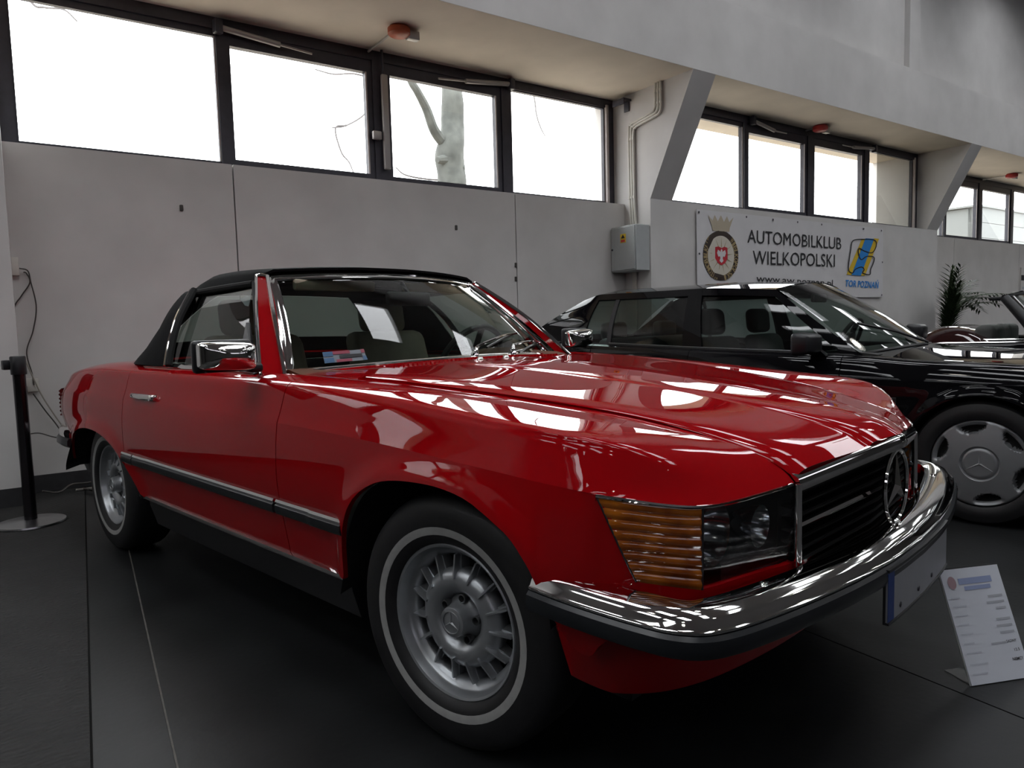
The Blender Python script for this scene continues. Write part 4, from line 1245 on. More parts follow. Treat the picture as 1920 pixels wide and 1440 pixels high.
# round badge on the nose of the bonnet
bx, bz = .680, HC(.62)[0]+.004
V, F = lathe([(0, .006), (.020, .005), (.026, .002), (.028, 0)], 28, axis='z')
o = obj('bonnet_badge', [(bx+p[0]*.96+p[2]*.28, p[1], .771+p[2]*.95-p[0]*.30) for p in V], F, 'steel_brushed', hood)

# windscreen -----------------------------------------------------------------
def ws(u, v):
    a, b = ws_base(u), ws_top(u)
    p = a+(b-a)*v
    return p+np.array([.018*math.sin(PI*v), 0, .006*math.sin(PI*v)])
Gw = np.array([[ws(u, v) for v in np.linspace(0, 1, 14)] for u in np.linspace(-1, 1, 31)])
wsx = shell('windscreen', Gw, 'car_glass', red, lip=0)
fr = []
for u in np.linspace(-1, 1, 31): fr.append(ws(u, 0))
for v in np.linspace(0, 1, 14)[1:]: fr.append(ws(1, v))
for u in np.linspace(1, -1, 31)[1:]: fr.append(ws(u, 1))
for v in np.linspace(1, 0, 14)[1:-1]: fr.append(ws(-1, v))
fr = np.array(fr)
nW = np.array([.66, 0, .75])
# chrome frame: a flat raised band all round
cen = fr.mean(0)
V = []
for i, p in enumerate(fr):
    t = fr[(i+1) % len(fr)]-fr[i-1]; t /= np.linalg.norm(t)
    nn = np.array([.42, .25*p[1], .88]); nn -= t*(nn @ t); nn /= np.linalg.norm(nn)
    o_ = np.cross(t, nn); 
    if o_ @ (p-cen) < 0: o_ = -o_
    for a, b in [(-.012, .001), (-.010, .006), (.004, .010), (.012, .008), (.015, .014), (.024, .013), (.028, .004), (.026, -.006)]:
        V.append(p+o_*a+nn*b)
o = obj('windscreen_frame', V, grid_faces(len(fr), 8, closed_m=True, closed_n=True), 'chrome', wsx); fixn(o.data)
for s in (-1, 1):
    base = [(-.868, .742, .872), (-.930, .792, .882), (-.955, .770, .882), (-.905, .712, .872)]
    top = [(-1.318, .551, 1.243), (-1.352, .575, 1.246), (-1.372, .550, 1.246), (-1.332, .528, 1.243)]
    rows = []
    for t in np.linspace(0, 1, 14):
        q_ = np.array(base)*(1-t)+np.array(top)*t+np.array([.016, .012, .010])*math.sin(PI*t)
        rows.append(q_*[1, s, 1])
    rows = np.array(rows)
    V = rows.reshape(-1, 3); F = grid_faces(14, 4, closed_m=True)+[(0, 1, 2, 3), (52, 53, 54, 55)]
    pil = obj('windscreen_pillar', V, F, 'red_paint', red, sharp=30); fixn(pil.data)
    V, F = tube([r[0]+np.array([.006, s*.003, .001]) for r in rows], .008, 8); obj('pillar_trim', V, F, 'chrome', pil)
    V, F = tube([r[1]+np.array([-.001, s*.003, .001]) for r in rows], .006, 8); obj('pillar_trim', V, F, 'chrome', pil)
    V, F = tube([rows[-1][0]+np.array([.005, s*.002, .002]), (rows[-1][0]+rows[-1][1])/2+np.array([0, s*.004, .007]), rows[-1][1]+np.array([-.002, s*.003, .002])], .006, 8); obj('pillar_trim', V, F, 'chrome', pil)
# test sticker low in the corner of the glass
def wpt(u, v, lift=.003): return ws(u, v)+np.array([.62, 0, .74])*lift
def ws_quad(u0, u1, v0, v1, lift, sk=0): return [wpt(u0, v0, lift), wpt(u1, v0+sk, lift), wpt(u1, v1+sk, lift), wpt(u0, v1, lift)]
stk = obj('windscreen_sticker', ws_quad(-.84, -.62, .05, .155, .002), [(0, 1, 2, 3)], 'sticker_silver', wsx, smooth=False)
for (a, b, c, d, mt) in ((-.84, -.79, .05, .095, 'sticker_blue'), (-.84, -.79, .11, .155, 'sticker_blue'), (-.79, -.70, .125, .155, 'sticker_red'), (-.78, -.70, .05, .075, 'sticker_red'), (-.64, -.62, .12, .155, 'sticker_red'), (-.64, -.62, .05, .09, 'sticker_blue'), (-.76, -.64, .085, .115, 'print_black')):
    obj('sticker_print', ws_quad(a, b, c, d, .0035), [(0, 1, 2, 3)], mt, stk, smooth=False)
# wipers
for (u0, v0, u1, v1) in ((.06, -.02, .70, .23), (.42, -.02, .96, .12)):
    P = [wpt(u0, v0, .02), wpt(u0+.03, v0+.06, .035), wpt(u0*.7+u1*.3, v0*.7+v1*.3+.05, .035), wpt(u0*.35+u1*.65, v0*.35+v1*.65+.035, .03), wpt(u1, v1, .02)]
    V, F = tube(spline(P, 26), np.interp(np.linspace(0, 1, 26), [0, .15, .3, 1], [.010, .009, .006, .004]), 8)
    wi = obj('wiper', V, F, 'chrome', red)
    b0, b1 = wpt(u0*.35+u1*.65-.26, v0*.35+v1*.65-.07, .012), wpt(min(.99, u1+.02), v1+.02, .012)
    V, F = tube(spline([b0, (b0+b1)/2+np.array([.004, 0, .004]), b1], 14), .005, 6); obj('wiper_blade', V, F, 'black_plastic', wi)
    V, F = lathe([(0, .03), (.012, .028), (.016, .012), (.016, -.02)], 14, center=tuple(wpt(u0, v0, .004)), axis='z'); obj('wiper_pivot', V, F, 'chrome', wi)
for u in (-.12, .12):
    p = Gs[int(round((u+1)*20))][1]
    V, F = lathe([(0, .010), (.008, .009), (.012, .004), (.013, 0)], 12, center=(p[0], p[1], p[2]), axis='z'); obj('washer_jet', V, F, 'chrome', cowl)

# cloth roof -------------------------------------------------------------------
RT = {}
RX = np.linspace(0, 1, 12)
edge = spline([(-1.345, .575, 1.228), (-1.50, .588, 1.226), (-1.70, .596, 1.220), (-1.83, .600, 1.212), (-1.885, .600, 1.205)], 12)
shou = spline([(-1.335, .515, 1.274), (-1.50, .520, 1.284), (-1.70, .522, 1.287), (-1.87, .524, 1.278), (-2.010, .532, 1.232)], 12)
cent = spline([(-1.245, 0, 1.290), (-1.45, 0, 1.309), (-1.70, 0, 1.316), (-1.92, 0, 1.304), (-2.10, 0, 1.268)], 12)
rows = []
for i in range(12):
    half = [edge[i], edge[i]*.45+shou[i]*.55+np.array([0, .012, .004])]
    for e in np.linspace(0, 1, 9):
        p = shou[i]*(1-e)+cent[i]*e
        p[2] = shou[i][2]+(cent[i][2]-shou[i][2])*(1-(1-e)**2)
        p[0] = shou[i][0]+(cent[i][0]-shou[i][0])*(1-(1-e)**2)
        half.append(p)
    H = np.array(half); M = H[::-1].copy(); M[:, 1] *= -1
    rows.append(np.vstack([H, M[1:]]))
roofG = np.array(rows)
top = shell('soft_top', roofG, 'soft_top_cloth', red, lip=.010, ref=(-1.6, 0, .8))
rl = roofG[-1]                      # the roof's rear edge, side to side
basec = spline([(-1.715, .800, .903), (-1.92, .806, .905), (-2.08, .798, .906), (-2.21, .745, .908), (-2.33, .62, .913), (-2.42, .42, .920), (-2.46, 0, .926)], (len(rl)+1)//2)
bl = np.vstack([basec, (basec[::-1]*[1, -1, 1])[1:]])
Q = []
for t in np.linspace(0, 1, 16):
    row = rl*(1-t)+bl*t
    b = math.sin(PI*t)
    for k in range(len(row)):
        b2_ = math.sin(PI*t**.55); row[k] += np.array([-.050*b2_*min(1, max(0, (k if k < len(row)/2 else len(row)-1-k)/3)), .030*b2_*np.sign(row[k][1])*min(1, abs(row[k][1])/.4), .022*b2_])
    row[:, 1] = np.sign(row[:, 1])*np.abs(row[:, 1])
    # the hem spreads over the deck
    if t > .85: row[:, 0] -= .05*(t-.85)/.15*np.clip((.80-np.abs(row[:, 1]))/.2, 0, 1)
    Q.append(row)
Q = np.array(Q)
n, m_ = Q.shape[:2]
mask = np.ones((n-1, m_-1), bool)
kw0 = 6
mask[3:12, kw0:m_-1-kw0] = False
shell('roof_quarter', Q, 'soft_top_cloth', top, lip=.006, ref=(-1.6, 0, .8), mask=mask)
shell('rear_window', Q[3:13, kw0:m_-kw0]+np.array([.006, 0, -.002]), 'car_glass', top, lip=0, ref=(-1.6, 0, .8))
for i in (3, 6, 9):                # roof bows inside
    P = [p-np.array([0, 0, .02]) for p in roofG[i][2:-2]]
    V, F = tube(P, .010, 6); obj('roof_bow', V, F, 'black_plastic', top)
# side glass, chrome quarter strip and seals
for s, dr in zip((-1, 1), doors):
    Gg = []
    for a in np.linspace(0, 1, 14):
        b0 = np.array([-.985-.720*a, .783, .896+.008*a]); t0 = np.array([-1.365-.475*a, .588+.012*a, 1.214-.010*a])
        Gg.append([(b0*(1-t)+t0*t+np.array([0, .020*math.sin(PI*t), 0]))*[1, s, 1] for t in np.linspace(0, 1, 10)])
    shell('side_window', np.array(Gg), 'car_glass', dr, lip=0)
    cs_ = spline([(-1.700, .812, .906), (-1.735, .777, 1.00), (-1.785, .722, 1.10), (-1.868, .622, 1.220)], 20)*[1, s, 1]
    V, F = tube(cs_, .0065, 8); obj('quarter_strip', V, F, 'chrome', top)
    V, F = tube(cs_+np.array([.024, -s*.006, 0]), .014, 8); obj('quarter_seal', V, F, 'tyre_well', top)
    V, F = tube(spline([(-1.36, .590, 1.218), (-1.6, .600, 1.214), (-1.86, .605, 1.208)], 12)*[1, s, 1], .013, 8); obj('roof_seal', V, F, 'tyre_well', top)
    # small corner post at the front of the glass
    V, F = tube([np.array([-.955, .785, .893])*[1, s, 1], np.array([-1.355, .587, 1.222])*[1, s, 1]], .010, 8); obj('window_channel', V, F, 'black_plastic', dr)
    # door handle
    yb = side_y(-1.78, .74)+.004
    hz = .781
    V, F = rbox((-1.905, .842, hz-.012), (-1.665, .884, hz+.012), .008, 3); 
    V = [(p[0], s*(p[1]+.004*math.cos((p[0]+1.785)*12)), p[2]) for p in V]; h_ = obj('door_handle', V, F, 'chrome', dr); fixn(h_.data)
    V, F = lathe([(0, .022), (.010, .020), (.013, .012), (.013, 0)], 16, center=(-1.69, s*.866, hz-.001), axis='y', sgn=s); o = obj('handle_button', V, F, 'chrome', dr); fixn(o.data)
    # mirror: chrome cap on a black foot
    x_, ya, yb_ = (-.86, .845, 1.022) if s < 0 else (-.95, .835, 1.01)
    bm = bmesh.new(); bmesh.ops.create_cube(bm, size=1)
    bmesh.ops.subdivide_edges(bm, edges=bm.edges[:], cuts=5, use_grid_fill=True)
    V = []
    for v in bm.verts:
        q_ = np.array(v.co)*2
        # squarish egg: flat at the glass side, rounded nose
        e = (abs(q_[1])**5+abs(q_[2])**5)**.2; 
        rr = 1/max(1e-6, max(abs(q_)))
        sx = q_[0]
        nose = (1-.55*max(0, sx)**2)
        V.append((x_+.040*sx-.018*(max(abs(q_[1]), abs(q_[2]))**3)*max(0, sx), s*((ya+yb_)/2+(yb_-ya)/2*q_[1]*(1-.10*max(0, sx)-.0*abs(q_[2]))), .958+.043*q_[2]*(1-.16*max(0, sx)-.06*abs(q_[1])**4)+.004*q_[1]))
    F = [tuple(v.index for v in f.verts) for f in bm.faces]; bm.free()
    mi = obj('door_mirror', V, F, 'chrome', dr, sharp=60); fixn(mi.data)
    sb_ = mi.modifiers.new('round', 'SUBSURF'); sb_.levels = 1; sb_.render_levels = 2
    V, F = rbox((x_-.052, ya-.004, .908), (x_-.022, yb_+.006, 1.008), .012, 3); V = [(p[0], s*p[1], p[2]) for p in V]; o = obj('mirror_rim', V, F, 'black_plastic', mi); fixn(o.data)
    V, F = rbox((x_-.085, s*.822-.024, .900), (x_-.04, s*.822+.024, .930), .010, 3); o = obj('mirror_foot', V, F, 'black_plastic', mi)
    V = [(-1.085, s*.803, .900), (-.962, s*.803, .893), (-1.165, s*.722, 1.065), (-1.085, s*.788, .900), (-.962, s*.788, .893), (-1.165, s*.706, 1.065)]
    o = obj('mirror_triangle', V, [(0, 1, 2), (3, 5, 4), (0, 3, 4, 1), (1, 4, 5, 2), (2, 5, 3, 0)], 'black_plastic', mi, smooth=False); fixn(o.data)

# cabin --------------------------------------------------------------------------
for s in (-1, 1):
    def seat_tf(x, y, z): return (x, s*.37+y, z)
    V, F = rbox((-1.72, -.25, .42), (-1.22, .25, .58), .05, 3, seat_tf); seat = obj('seat', V, F, 'leather', red)
    V, F = rbox((-.07, -.24, 0), (.07, .24, .52), .05, 3); 
    V = [seat_tf(-1.70+p[0]-.26*p[2], p[1]*(1-.25*max(0, p[2]-.25)), .50+p[2]) for p in V]; obj('backrest', V, F, 'leather', seat)
    V, F = rbox((-.045, -.135, 0), (.045, .135, .165), .04, 3); V = [seat_tf(-1.845+p[0]-.15*p[2], p[1], 1.015+p[2]) for p in V]; obj('headrest', V, F, 'leather', seat)
    for yy in (-.06, .06):
        V, F = tube([seat_tf(-1.835, yy, .98), seat_tf(-1.845, yy, 1.06)], .007, 8); obj('headrest_post', V, F, 'chrome', seat)
dg = []
for y in np.linspace(-.70, .70, 21):
    hump = .035*math.exp(-((y-.37)/.2)**2)
    dg.append([(-.84, y, .885), (-.92, y, .900+hump), (-1.02, y, .898+hump), (-1.07, y, .87+hump*.5), (-1.08, y, .78), (-1.02, y, .60)])
shell('dashboard', np.array(dg), 'dash_brown', red, lip=.02, ref=(-.8, 0, .3))
sw = np.array([-1.17, .37, .865]); ax = np.array([-.88, 0, .47]); e1 = np.array([0, 1.0, 0]); e2 = np.cross(ax, e1)
P = [sw+.185*(math.cos(t)*e1+math.sin(t)*e2) for t in np.linspace(0, 2*PI, 36, endpoint=False)]
V = []
for p in P:
    d = (p-sw)/.185
    for t in np.linspace(0, 2*PI, 8, endpoint=False): V.append(p+.014*(math.cos(t)*d+math.sin(t)*ax))
swo = obj('steering_wheel', V, grid_faces(36, 8, closed_m=True, closed_n=True), 'black_plastic', red)
V, F = lathe([(0, .02), (.07, .018), (.085, 0), (.04, -.04), (.035, -.16)], 20, axis='z')
obj('steering_hub', [sw+ax*p[2]+e1*p[0]+e2*p[1] for p in V], F, 'black_plastic', swo)
for a in (0, PI, -PI/2):
    V, F = tube([sw+.06*(math.cos(a)*e1+math.sin(a)*e2), sw+.18*(math.cos(a)*e1+math.sin(a)*e2)], .014, 6); obj('steering_spoke', V, F, 'black_plastic', swo)
V, F = rbox((-1.165, -.115, 1.125), (-1.135, .115, 1.185), .014, 3); im = obj('interior_mirror', V, F, 'black_plastic', red)
V, F = tube([(-1.14, 0, 1.17), (-1.19, 0, 1.225)], .008, 8); obj('mirror_stem', V, F, 'black_plastic', im)
V, F = rbox((-1.30, -.46, 1.19), (-1.27, -.08, 1.235), .01, 2); obj('sun_visor', V, F, 'leather', red)
V, F = rbox((-1.30, .08, 1.19), (-1.27, .46, 1.235), .01, 2); obj('sun_visor', V, F, 'leather', red)
# pale tag hanging in the side window corner
obj('window_tag', [(-1.362, -.60, 1.168), (-1.395, -.60, 1.172), (-1.46, -.598, 1.163), (-1.40, -.608, 1.135), (-1.365, -.611, 1.130)], [(0, 1, 2, 3, 4)], 'paper_white', doors[0], smooth=False)

for x, st_ in ((0.0, .1113), (-2.455, 0.0)):
    for s in (-1, 1):
        barock_wheel(red, x, YF-.0855+.003 if x == 0 else YF-.0885, st_, s)

# ------------------------------------------------------------------ the black saloon
blk = thing('saloon', 'glossy black four-door saloon with grey star-badged wheel covers', 'car', (.56, 2.92, 0))
bW = pchip([-3.68, -3.62, -3.45, -3.0, -2.5, -.4, .2, .50, .68, .76], [.70, .755, .80, .825, .838, .84, .832, .81, .77, .72])
bZS = pchip([-3.68, -3.6, -3.4, -3.0, -2.5, -1.5, -.56, -.33, 0, .3, .6, .76], [.80, .865, .895, .905, .882, .838, .805, .787, .773, .757, .728, .69])
bZC = pchip([-3.68, -3.5, -2.5, -.5, .3, .76], [.66, .70, .715, .700, .685, .655])
bYI = pchip([-3.68, -3.5, -3.0, -2.5, -.6, -.4, .3, .76], [.60, .64, .68, .735, .735, .70, .68, .62])
bZI = lambda x: bZS(x)+np.interp(np.atleast_1d(x), [-3.6, -3.0, -2.6, -.6, -.4, .76], [.02, .018, .012, .012, .016, .012])
def arc(cx, r, zc=.30): return [(cx+r*math.cos(t), zc+r*math.sin(t)) for t in np.linspace(PI*1.08, -PI*.08, 60)]
bA = np.array(arc(0, .332)+arc(-2.665, .332))
def bza(x):
    z = -1
    for cx in (0, -2.665):
        d = abs(x-cx)
        if d < .332: z = max(z, .30+math.sqrt(.332**2-d*d))
    return z
def bcol(x):
    w, zs, zc, yi, zi = bW(x)[0], bZS(x)[0], bZC(x)[0], bYI(x)[0], bZI(x)[0]
    L = spline([(w-.05, .20), (w-.012, .30), (w, .46), (w-.002, .60), (w-.012, zc)], 50)
    z0 = max(.20, bza(x)); zr = np.linspace(z0, zc, 14)
    y = np.interp(zr, L[:, 1], L[:, 0])
    U = spline([(w-.012, zc), (w-.026, zc+.45*(zs-zc)), (w-.045, zs-.014), (w-.068, zs+.002), ((w-.07+yi)/2, (zs+zi)/2+.004), (yi, zi)], 18)
    pts = np.vstack([np.c_[y, zr], U[1:]])
    out = []
    for yy, z in pts:
        d = np.sqrt(((bA-[x, z])**2).sum(1)).min()
        out.append((x, yy+.012*math.exp(-(d/.035)**2), z))
    return out
def bcols(a, b):
    xs = set(np.linspace(a, b, max(3, int(abs(b-a)/.045))))
    for cx in (0, -2.665):
        for t in np.linspace(0, PI, 30):
            x = cx+.332*math.cos(t)
            if a < x < b: xs.add(x)
    return sorted(xs)
BR = (-1.5, 0, .45)
for nm, a, b in (('front_fender', -.655, .755), ('front_door', -1.585, -.660), ('rear_door', -2.36, -1.590), ('rear_fender', -3.675, -2.365)):
    both(nm, np.array([bcol(x) for x in bcols(a, b)]), 'black_paint', blk, ref=BR)
def cross(xs, yf, zf, crown, n=21):
    return np.array([[(x, yf(x)*e, zf(x)+crown(x)*(1-e*e)) for e in np.linspace(-1, 1, n)] for x in xs])
f1 = lambda f: (lambda x: float(f(x)[0]))
bh = shell('hood', cross(np.linspace(-.43, .75, 34), lambda x: f1(bYI)(x)-.003, f1(bZI), lambda x: np.interp(x, [-.43, 0, .5, .75], [.042, .030, .028, .02])), 'black_paint', blk, ref=BR)
shell('boot_lid', cross(np.linspace(-3.67, -3.03, 16), lambda x: f1(bYI)(x)-.003, f1(bZI), lambda x: .018), 'black_paint', blk, ref=BR)
fx = bcol(.755); Gt = [[(p[0]+.015*(1-e*e), p[1]*e, p[2]) for e in np.linspace(-1, 1, 15)] for p in fx]
shell('nose_panel', np.array(Gt), 'black_paint', blk, lip=0, ref=BR)
fx = bcol(-3.675); Gt = [[(p[0]-.015*(1-e*e), p[1]*e, p[2]) for e in np.linspace(-1, 1, 15)] for p in fx]
shell('tail_panel', np.array(Gt), 'black_paint', blk, lip=0, ref=BR)
m = MB(); m.box((-3.6, -.62, .18), (.68, .62, .32)); m.build('underbody', 'tyre_well', blk)
m = MB(); m.box((-2.35, -.78, .20), (-.60, .78, .34)); m.build('cabin_floor', 'tyre_well', blk)
m = MB(); m.box((-.50, -.50, .32), (.70, .50, .66)); m.build('engine_bay', 'tyre_well', blk)
m = MB(); m.box((-3.6, -.56, .32), (-2.75, .56, .80)); m.build('boot_liner', 'tyre_well', blk)
for s in (-1, 1):
    for cx in (0, -2.665):
        A = arc(cx, .334); V = []
        for x, z in A: V += [(x, s*.825, z), (x, s*.55, z)]
        V2 = [(x, s*.56, z) for x, z in A]+[(cx, s*.56, .25)]
        m = MB(); m.add(V, grid_faces(len(A), 2)); m.add(V2, [(i, i+1, len(A)) for i in range(len(A)-1)])
        m.build('wheel_well', 'tyre_well', blk, fix=False)
# greenhouse: points on the side from the belt (t = 0) to the roof edge (t = 1)
xr = pchip([-3.06, -2.52, -1.58, -.56], [-2.56, -2.42, -1.64, -1.12])
zr_ = pchip([-2.56, -2.40, -1.64, -1.12], [1.205, 1.240, 1.240, 1.208])
def gside(xb, t, s, out=0.0):
    a = np.array([xb, .742, bZS(xb)[0]+.010]); x2 = xr(xb)[0]; b = np.array([x2, np.interp(x2, [-2.56, -2.4, -2.0, -1.12], [.60, .60, .580, .572]), zr_(x2)[0]])
    p = a*(1-t)+b*t; p[1] += np.interp(xb, [-3.0, -2.5, -2.2], [.034, .034, .022])*math.sin(PI*t)+out
    p[1] *= s
    return p
def gpatch(name, x0, x1, t0, t1, s, mat, parent, out=0.0, lip=.012, nx=10, nt=10):
    G = np.array([[gside(x, t, s, out) for t in np.linspace(t0, t1, nt)] for x in np.linspace(x0, x1, nx)])
    return shell(name, G, mat, parent, lip=lip, ref=(-1.7, 0, .9))
for s in (-1, 1):
    gpatch('windscreen_pillar', -.665, -.555, 0, 1, s, 'black_paint', blk)
    gpatch('centre_pillar', -1.665, -1.525, 0, 1, s, 'black_paint', blk, out=.001)
    gpatch('quarter_panel', -3.06, -2.475, 0, 1, s, 'black_paint', blk, nx=14)
    gpatch('roof_rail', -2.475, -.665, .88, 1, s, 'black_paint', blk, nx=24, nt=5)
    gpatch('front_window', -1.53, -.66, .0, .89, s, 'car_glass_dark', blk, out=-.012, lip=0)
    gpatch('rear_window_side', -2.48, -1.66, .0, .89, s, 'car_glass_dark', blk, out=-.012, lip=0)
    gpatch('window_divider', -2.27, -2.235, 0, .89, s, 'black_plastic', blk, out=-.004, nx=3)
    gpatch('belt_strip', -2.50, -.60, -.015, .022, s, 'black_plastic', blk, out=.004, nx=30, nt=3)
# roof, screens
def roof_half(i):
    x = np.linspace(-1.12, -2.47, 18)[i]
    y = np.interp(x, [-2.56, -2.4, -2.0, -1.12], [.60, .60, .580, .572]); z = zr_(x)[0]
    row = []
    for e in np.linspace(-1, 1, 25):
        xx = x+.045*(1-e*e)*np.interp(i, [0, 17], [1, -.6])
        row.append((xx, y*e*1.0, z+.052*(1-abs(e)**2.2)))
    return row
shell('roof', np.array([roof_half(i) for i in range(18)]), 'black_paint', blk, ref=(-1.7, 0, .9))
def screen(name, base, top, mat):
    G = []
    for e in np.linspace(-1, 1, 21):
        a = np.array([base[0]+base[3]*(1-e*e), base[1]*e, base[2]+base[4]*(1-e*e)]); b = np.array([top[0]+top[3]*(1-e*e), top[1]*e, top[2]+top[4]*(1-e**2)])
        G.append([a+(b-a)*t+np.array([np.sign(base[3])*.02, 0, .008])*math.sin(PI*t) for t in np.linspace(0, 1, 10)])
    return shell(name, np.array(G), mat, blk, lip=0, ref=(-1.7, 0, .6)), np.array(G)
wsb, GB = screen('windscreen', (-.60, .70, .822, .135, .030), (-1.125, .555, 1.212, .045, .048), 'car_glass')
V, F = tube([g[0] for g in GB], .010, 6); obj('screen_seal', V, F, 'black_plastic', wsb)
rwb, GR = screen('rear_screen', (-2.98, .64, .905, -.07, .02), (-2.50, .50, 1.215, -.03, .045), 'car_glass_dark')
shell('cowl', np.array([[(-.43-.0*e, .70*e, f1(bZI)(-.43)+.042*(1-e*e)-.004), (-.60+.135*(1-e*e)+.01, .71*e, .815+.030*(1-e*e))] for e in np.linspace(-1, 1, 15)]), 'black_plastic', blk, lip=.01, ref=BR)
for (e0, e1) in ((.1, -.62),):
    a = GB[int((e0+1)*10)][0]+np.array([.02, 0, .012]); b = GB[int((e1+1)*10)][3]+np.array([.02, 0, .012])
    V, F = tube([a, (a+b)/2+np.array([.01, 0, .01]), b], .008, 6); obj('wiper', V, F, 'black_plastic', blk)
# mirrors
for s in (-1, 1):
    cx, cy, cz = (-.80, .925, .887) if s < 0 else (-.72, .925, .905)
    V, F = rbox((-.055, -.095, -.062), (.055, .095, .062), .022, 3)
    V = [(cx+p[0]*(1-.1*p[1]*s/.095), s*cy+p[1], cz+p[2]*(1-.22*max(0, p[0])/.055)) for p in V]
    mi = obj('door_mirror', V, F, 'black_plastic', blk)
    m = MB(); m.hexa([(cx-.03, s*.72, .82), (cx+.06, s*.72, .815), (cx+.06, s*.79, .815), (cx-.03, s*.79, .82), (cx-.03, s*.83, .87), (cx+.03, s*.83, .87), (cx+.03, s*.86, .87), (cx-.03, s*.86, .87)]); m.build('mirror_foot', 'black_plastic', mi)
    V, F = rbox((-2.20, .832, .735), (-2.06, .850, .757), .006, 2); V = [(p[0], s*p[1], p[2]) for p in V]; obj('door_handle', V, F, 'black_plastic', blk)
    V, F = rbox((-1.46, .834, .725), (-1.31, .852, .747), .006, 2); V = [(p[0], s*p[1], p[2]) for p in V]; obj('door_handle', V, F, 'black_plastic', blk)
    P = [(x, f1(bW)(x)-.004, np.interp(x, [-3.3, .5], [.60, .585])) for x in np.linspace(-2.30, -.37, 30)]
    strip('side_moulding', P, [(-.004, -.02), (.012, -.016), (.012, .016), (-.004, .02)], 'black_plastic', blk, s)
    # bright window bead
    P = [gside(x, .03, 1, .006) for x in np.linspace(-2.24, -.75, 30)]
    V, F = tube([p*[1, s, 1] for p in P], .004, 6); obj('window_bead', V, F, 'lamp_housing', blk)
    # seats
    for xs_ in (-1.50,):
        tf_ = lambda x, y, z: (x, s*.36+y, z)
        V, F = rbox((xs_-.05, -.25, .32), (xs_+.45, .25, .46), .05, 3, tf_); st_ = obj('seat', V, F, 'dark_leather', blk)
        V, F = rbox((-.06, -.24, 0), (.06, .24, .52), .05, 3); V = [tf_(xs_+p[0]-.24*p[2], p[1]*(1-.2*max(0, p[2]-.25)), .40+p[2]) for p in V]; obj('backrest', V, F, 'dark_leather', st_)
        V, F = rbox((-.05, -.13, 0), (.05, .13, .18), .045, 3); V = [tf_(xs_-.15+p[0]-.1*p[2], p[1], .93+p[2]) for p in V]; obj('headrest', V, F, 'dark_leather', st_)
V, F = rbox((-2.45, -.62, .40), (-2.30, .62, .92), .05, 3); rs_ = obj('rear_bench', V, F, 'dark_leather', blk)
for s in (-1, 1):
    V, F = rbox((-2.52, s*.36-.13, .90), (-2.42, s*.36+.13, 1.04), .04, 3); obj('headrest', V, F, 'dark_leather', rs_)
shell('dashboard', np.array([[(-.50, y, .82), (-.68, y, .845), (-.86, y, .83), (-.90, y, .76), (-.84, y, .5)] for y in np.linspace(-.70, .70, 13)]), 'dark_interior', blk, lip=.02, ref=(-.5, 0, .3))
sw = np.array([-1.02, .36, .84]); ax = np.array([-.90, 0, .43]); e1 = np.array([0, 1.0, 0]); e2 = np.cross(ax, e1)
V = []
for t in np.linspace(0, 2*PI, 32, endpoint=False):
    d = math.cos(t)*e1+math.sin(t)*e2
    for q in np.linspace(0, 2*PI, 8, endpoint=False): V.append(sw+.19*d+.014*(math.cos(q)*d+math.sin(q)*ax))
swo = obj('steering_wheel', V, grid_faces(32, 8, closed_m=True, closed_n=True), 'black_plastic', blk)
V, F = lathe([(0, .02), (.09, .015), (.10, -.01), (.03, -.05), (.03, -.16)], 20, axis='z'); obj('steering_hub', [sw+ax*p[2]+e1*p[0]+e2*p[1] for p in V], F, 'black_plastic', swo)
for a in (0.15, PI-.15, -PI/2):
    V, F = tube([sw+.06*(math.cos(a)*e1+math.sin(a)*e2), sw+.185*(math.cos(a)*e1+math.sin(a)*e2)], .018, 6); obj('steering_spoke', V, F, 'black_plastic', swo)
V, F = rbox((-1.09, -.11, 1.13), (-1.06, .11, 1.185), .012, 2); obj('interior_mirror', V, F, 'black_plastic', blk)
# bumpers
for xa, nm in ((.80, 'front_bumper'), (-3.74, 'rear_bumper')):
    sg = 1 if xa > 0 else -1
    P = spline([(xa-sg*.36, -.845), (xa-sg*.15, -.83), (xa-sg*.03, -.72), (xa, -.4), (xa+sg*.01, 0), (xa, .4), (xa-sg*.03, .72), (xa-sg*.15, .83), (xa-sg*.36, .845)], 40)
    if sg < 0: P = P[::-1]
    V, F = sweep([(p[0], p[1], .44) for p in P], [(-.08, .10), (-.01, .095), (.004, .05), (.012, .02), (.006, -.09), (-.03, -.18), (-.08, -.19)], closed=True); o = obj(nm, V, F, 'black_plastic', blk); fixn(o.data)
# head lamps and grille (turned away from the picture)
for s in (-1, 1):
    V, F = rbox((.70, .42, .56), (.782, .72, .68), .012, 2); V = [(p[0]-.10*max(0, p[1]-.6), s*p[1], p[2]) for p in V]; obj('headlamp', V, F, 'reflector', blk)
    V, F = rbox((-3.70, .36, .58), (-3.66, .70, .74), .01, 2); V = [(p[0], s*p[1], p[2]) for p in V]; obj('tail_lamp', V, F, 'print_red', blk)
V, F = rbox((.72, -.25, .53), (.80, .25, .725), .014, 2); gb = obj('grille', V, F, 'chrome', blk)
V, F = rbox((.79, -.22, .55), (.804, .22, .70), .005, 1); obj('grille_mesh', V, F, 'grille_black', gb)

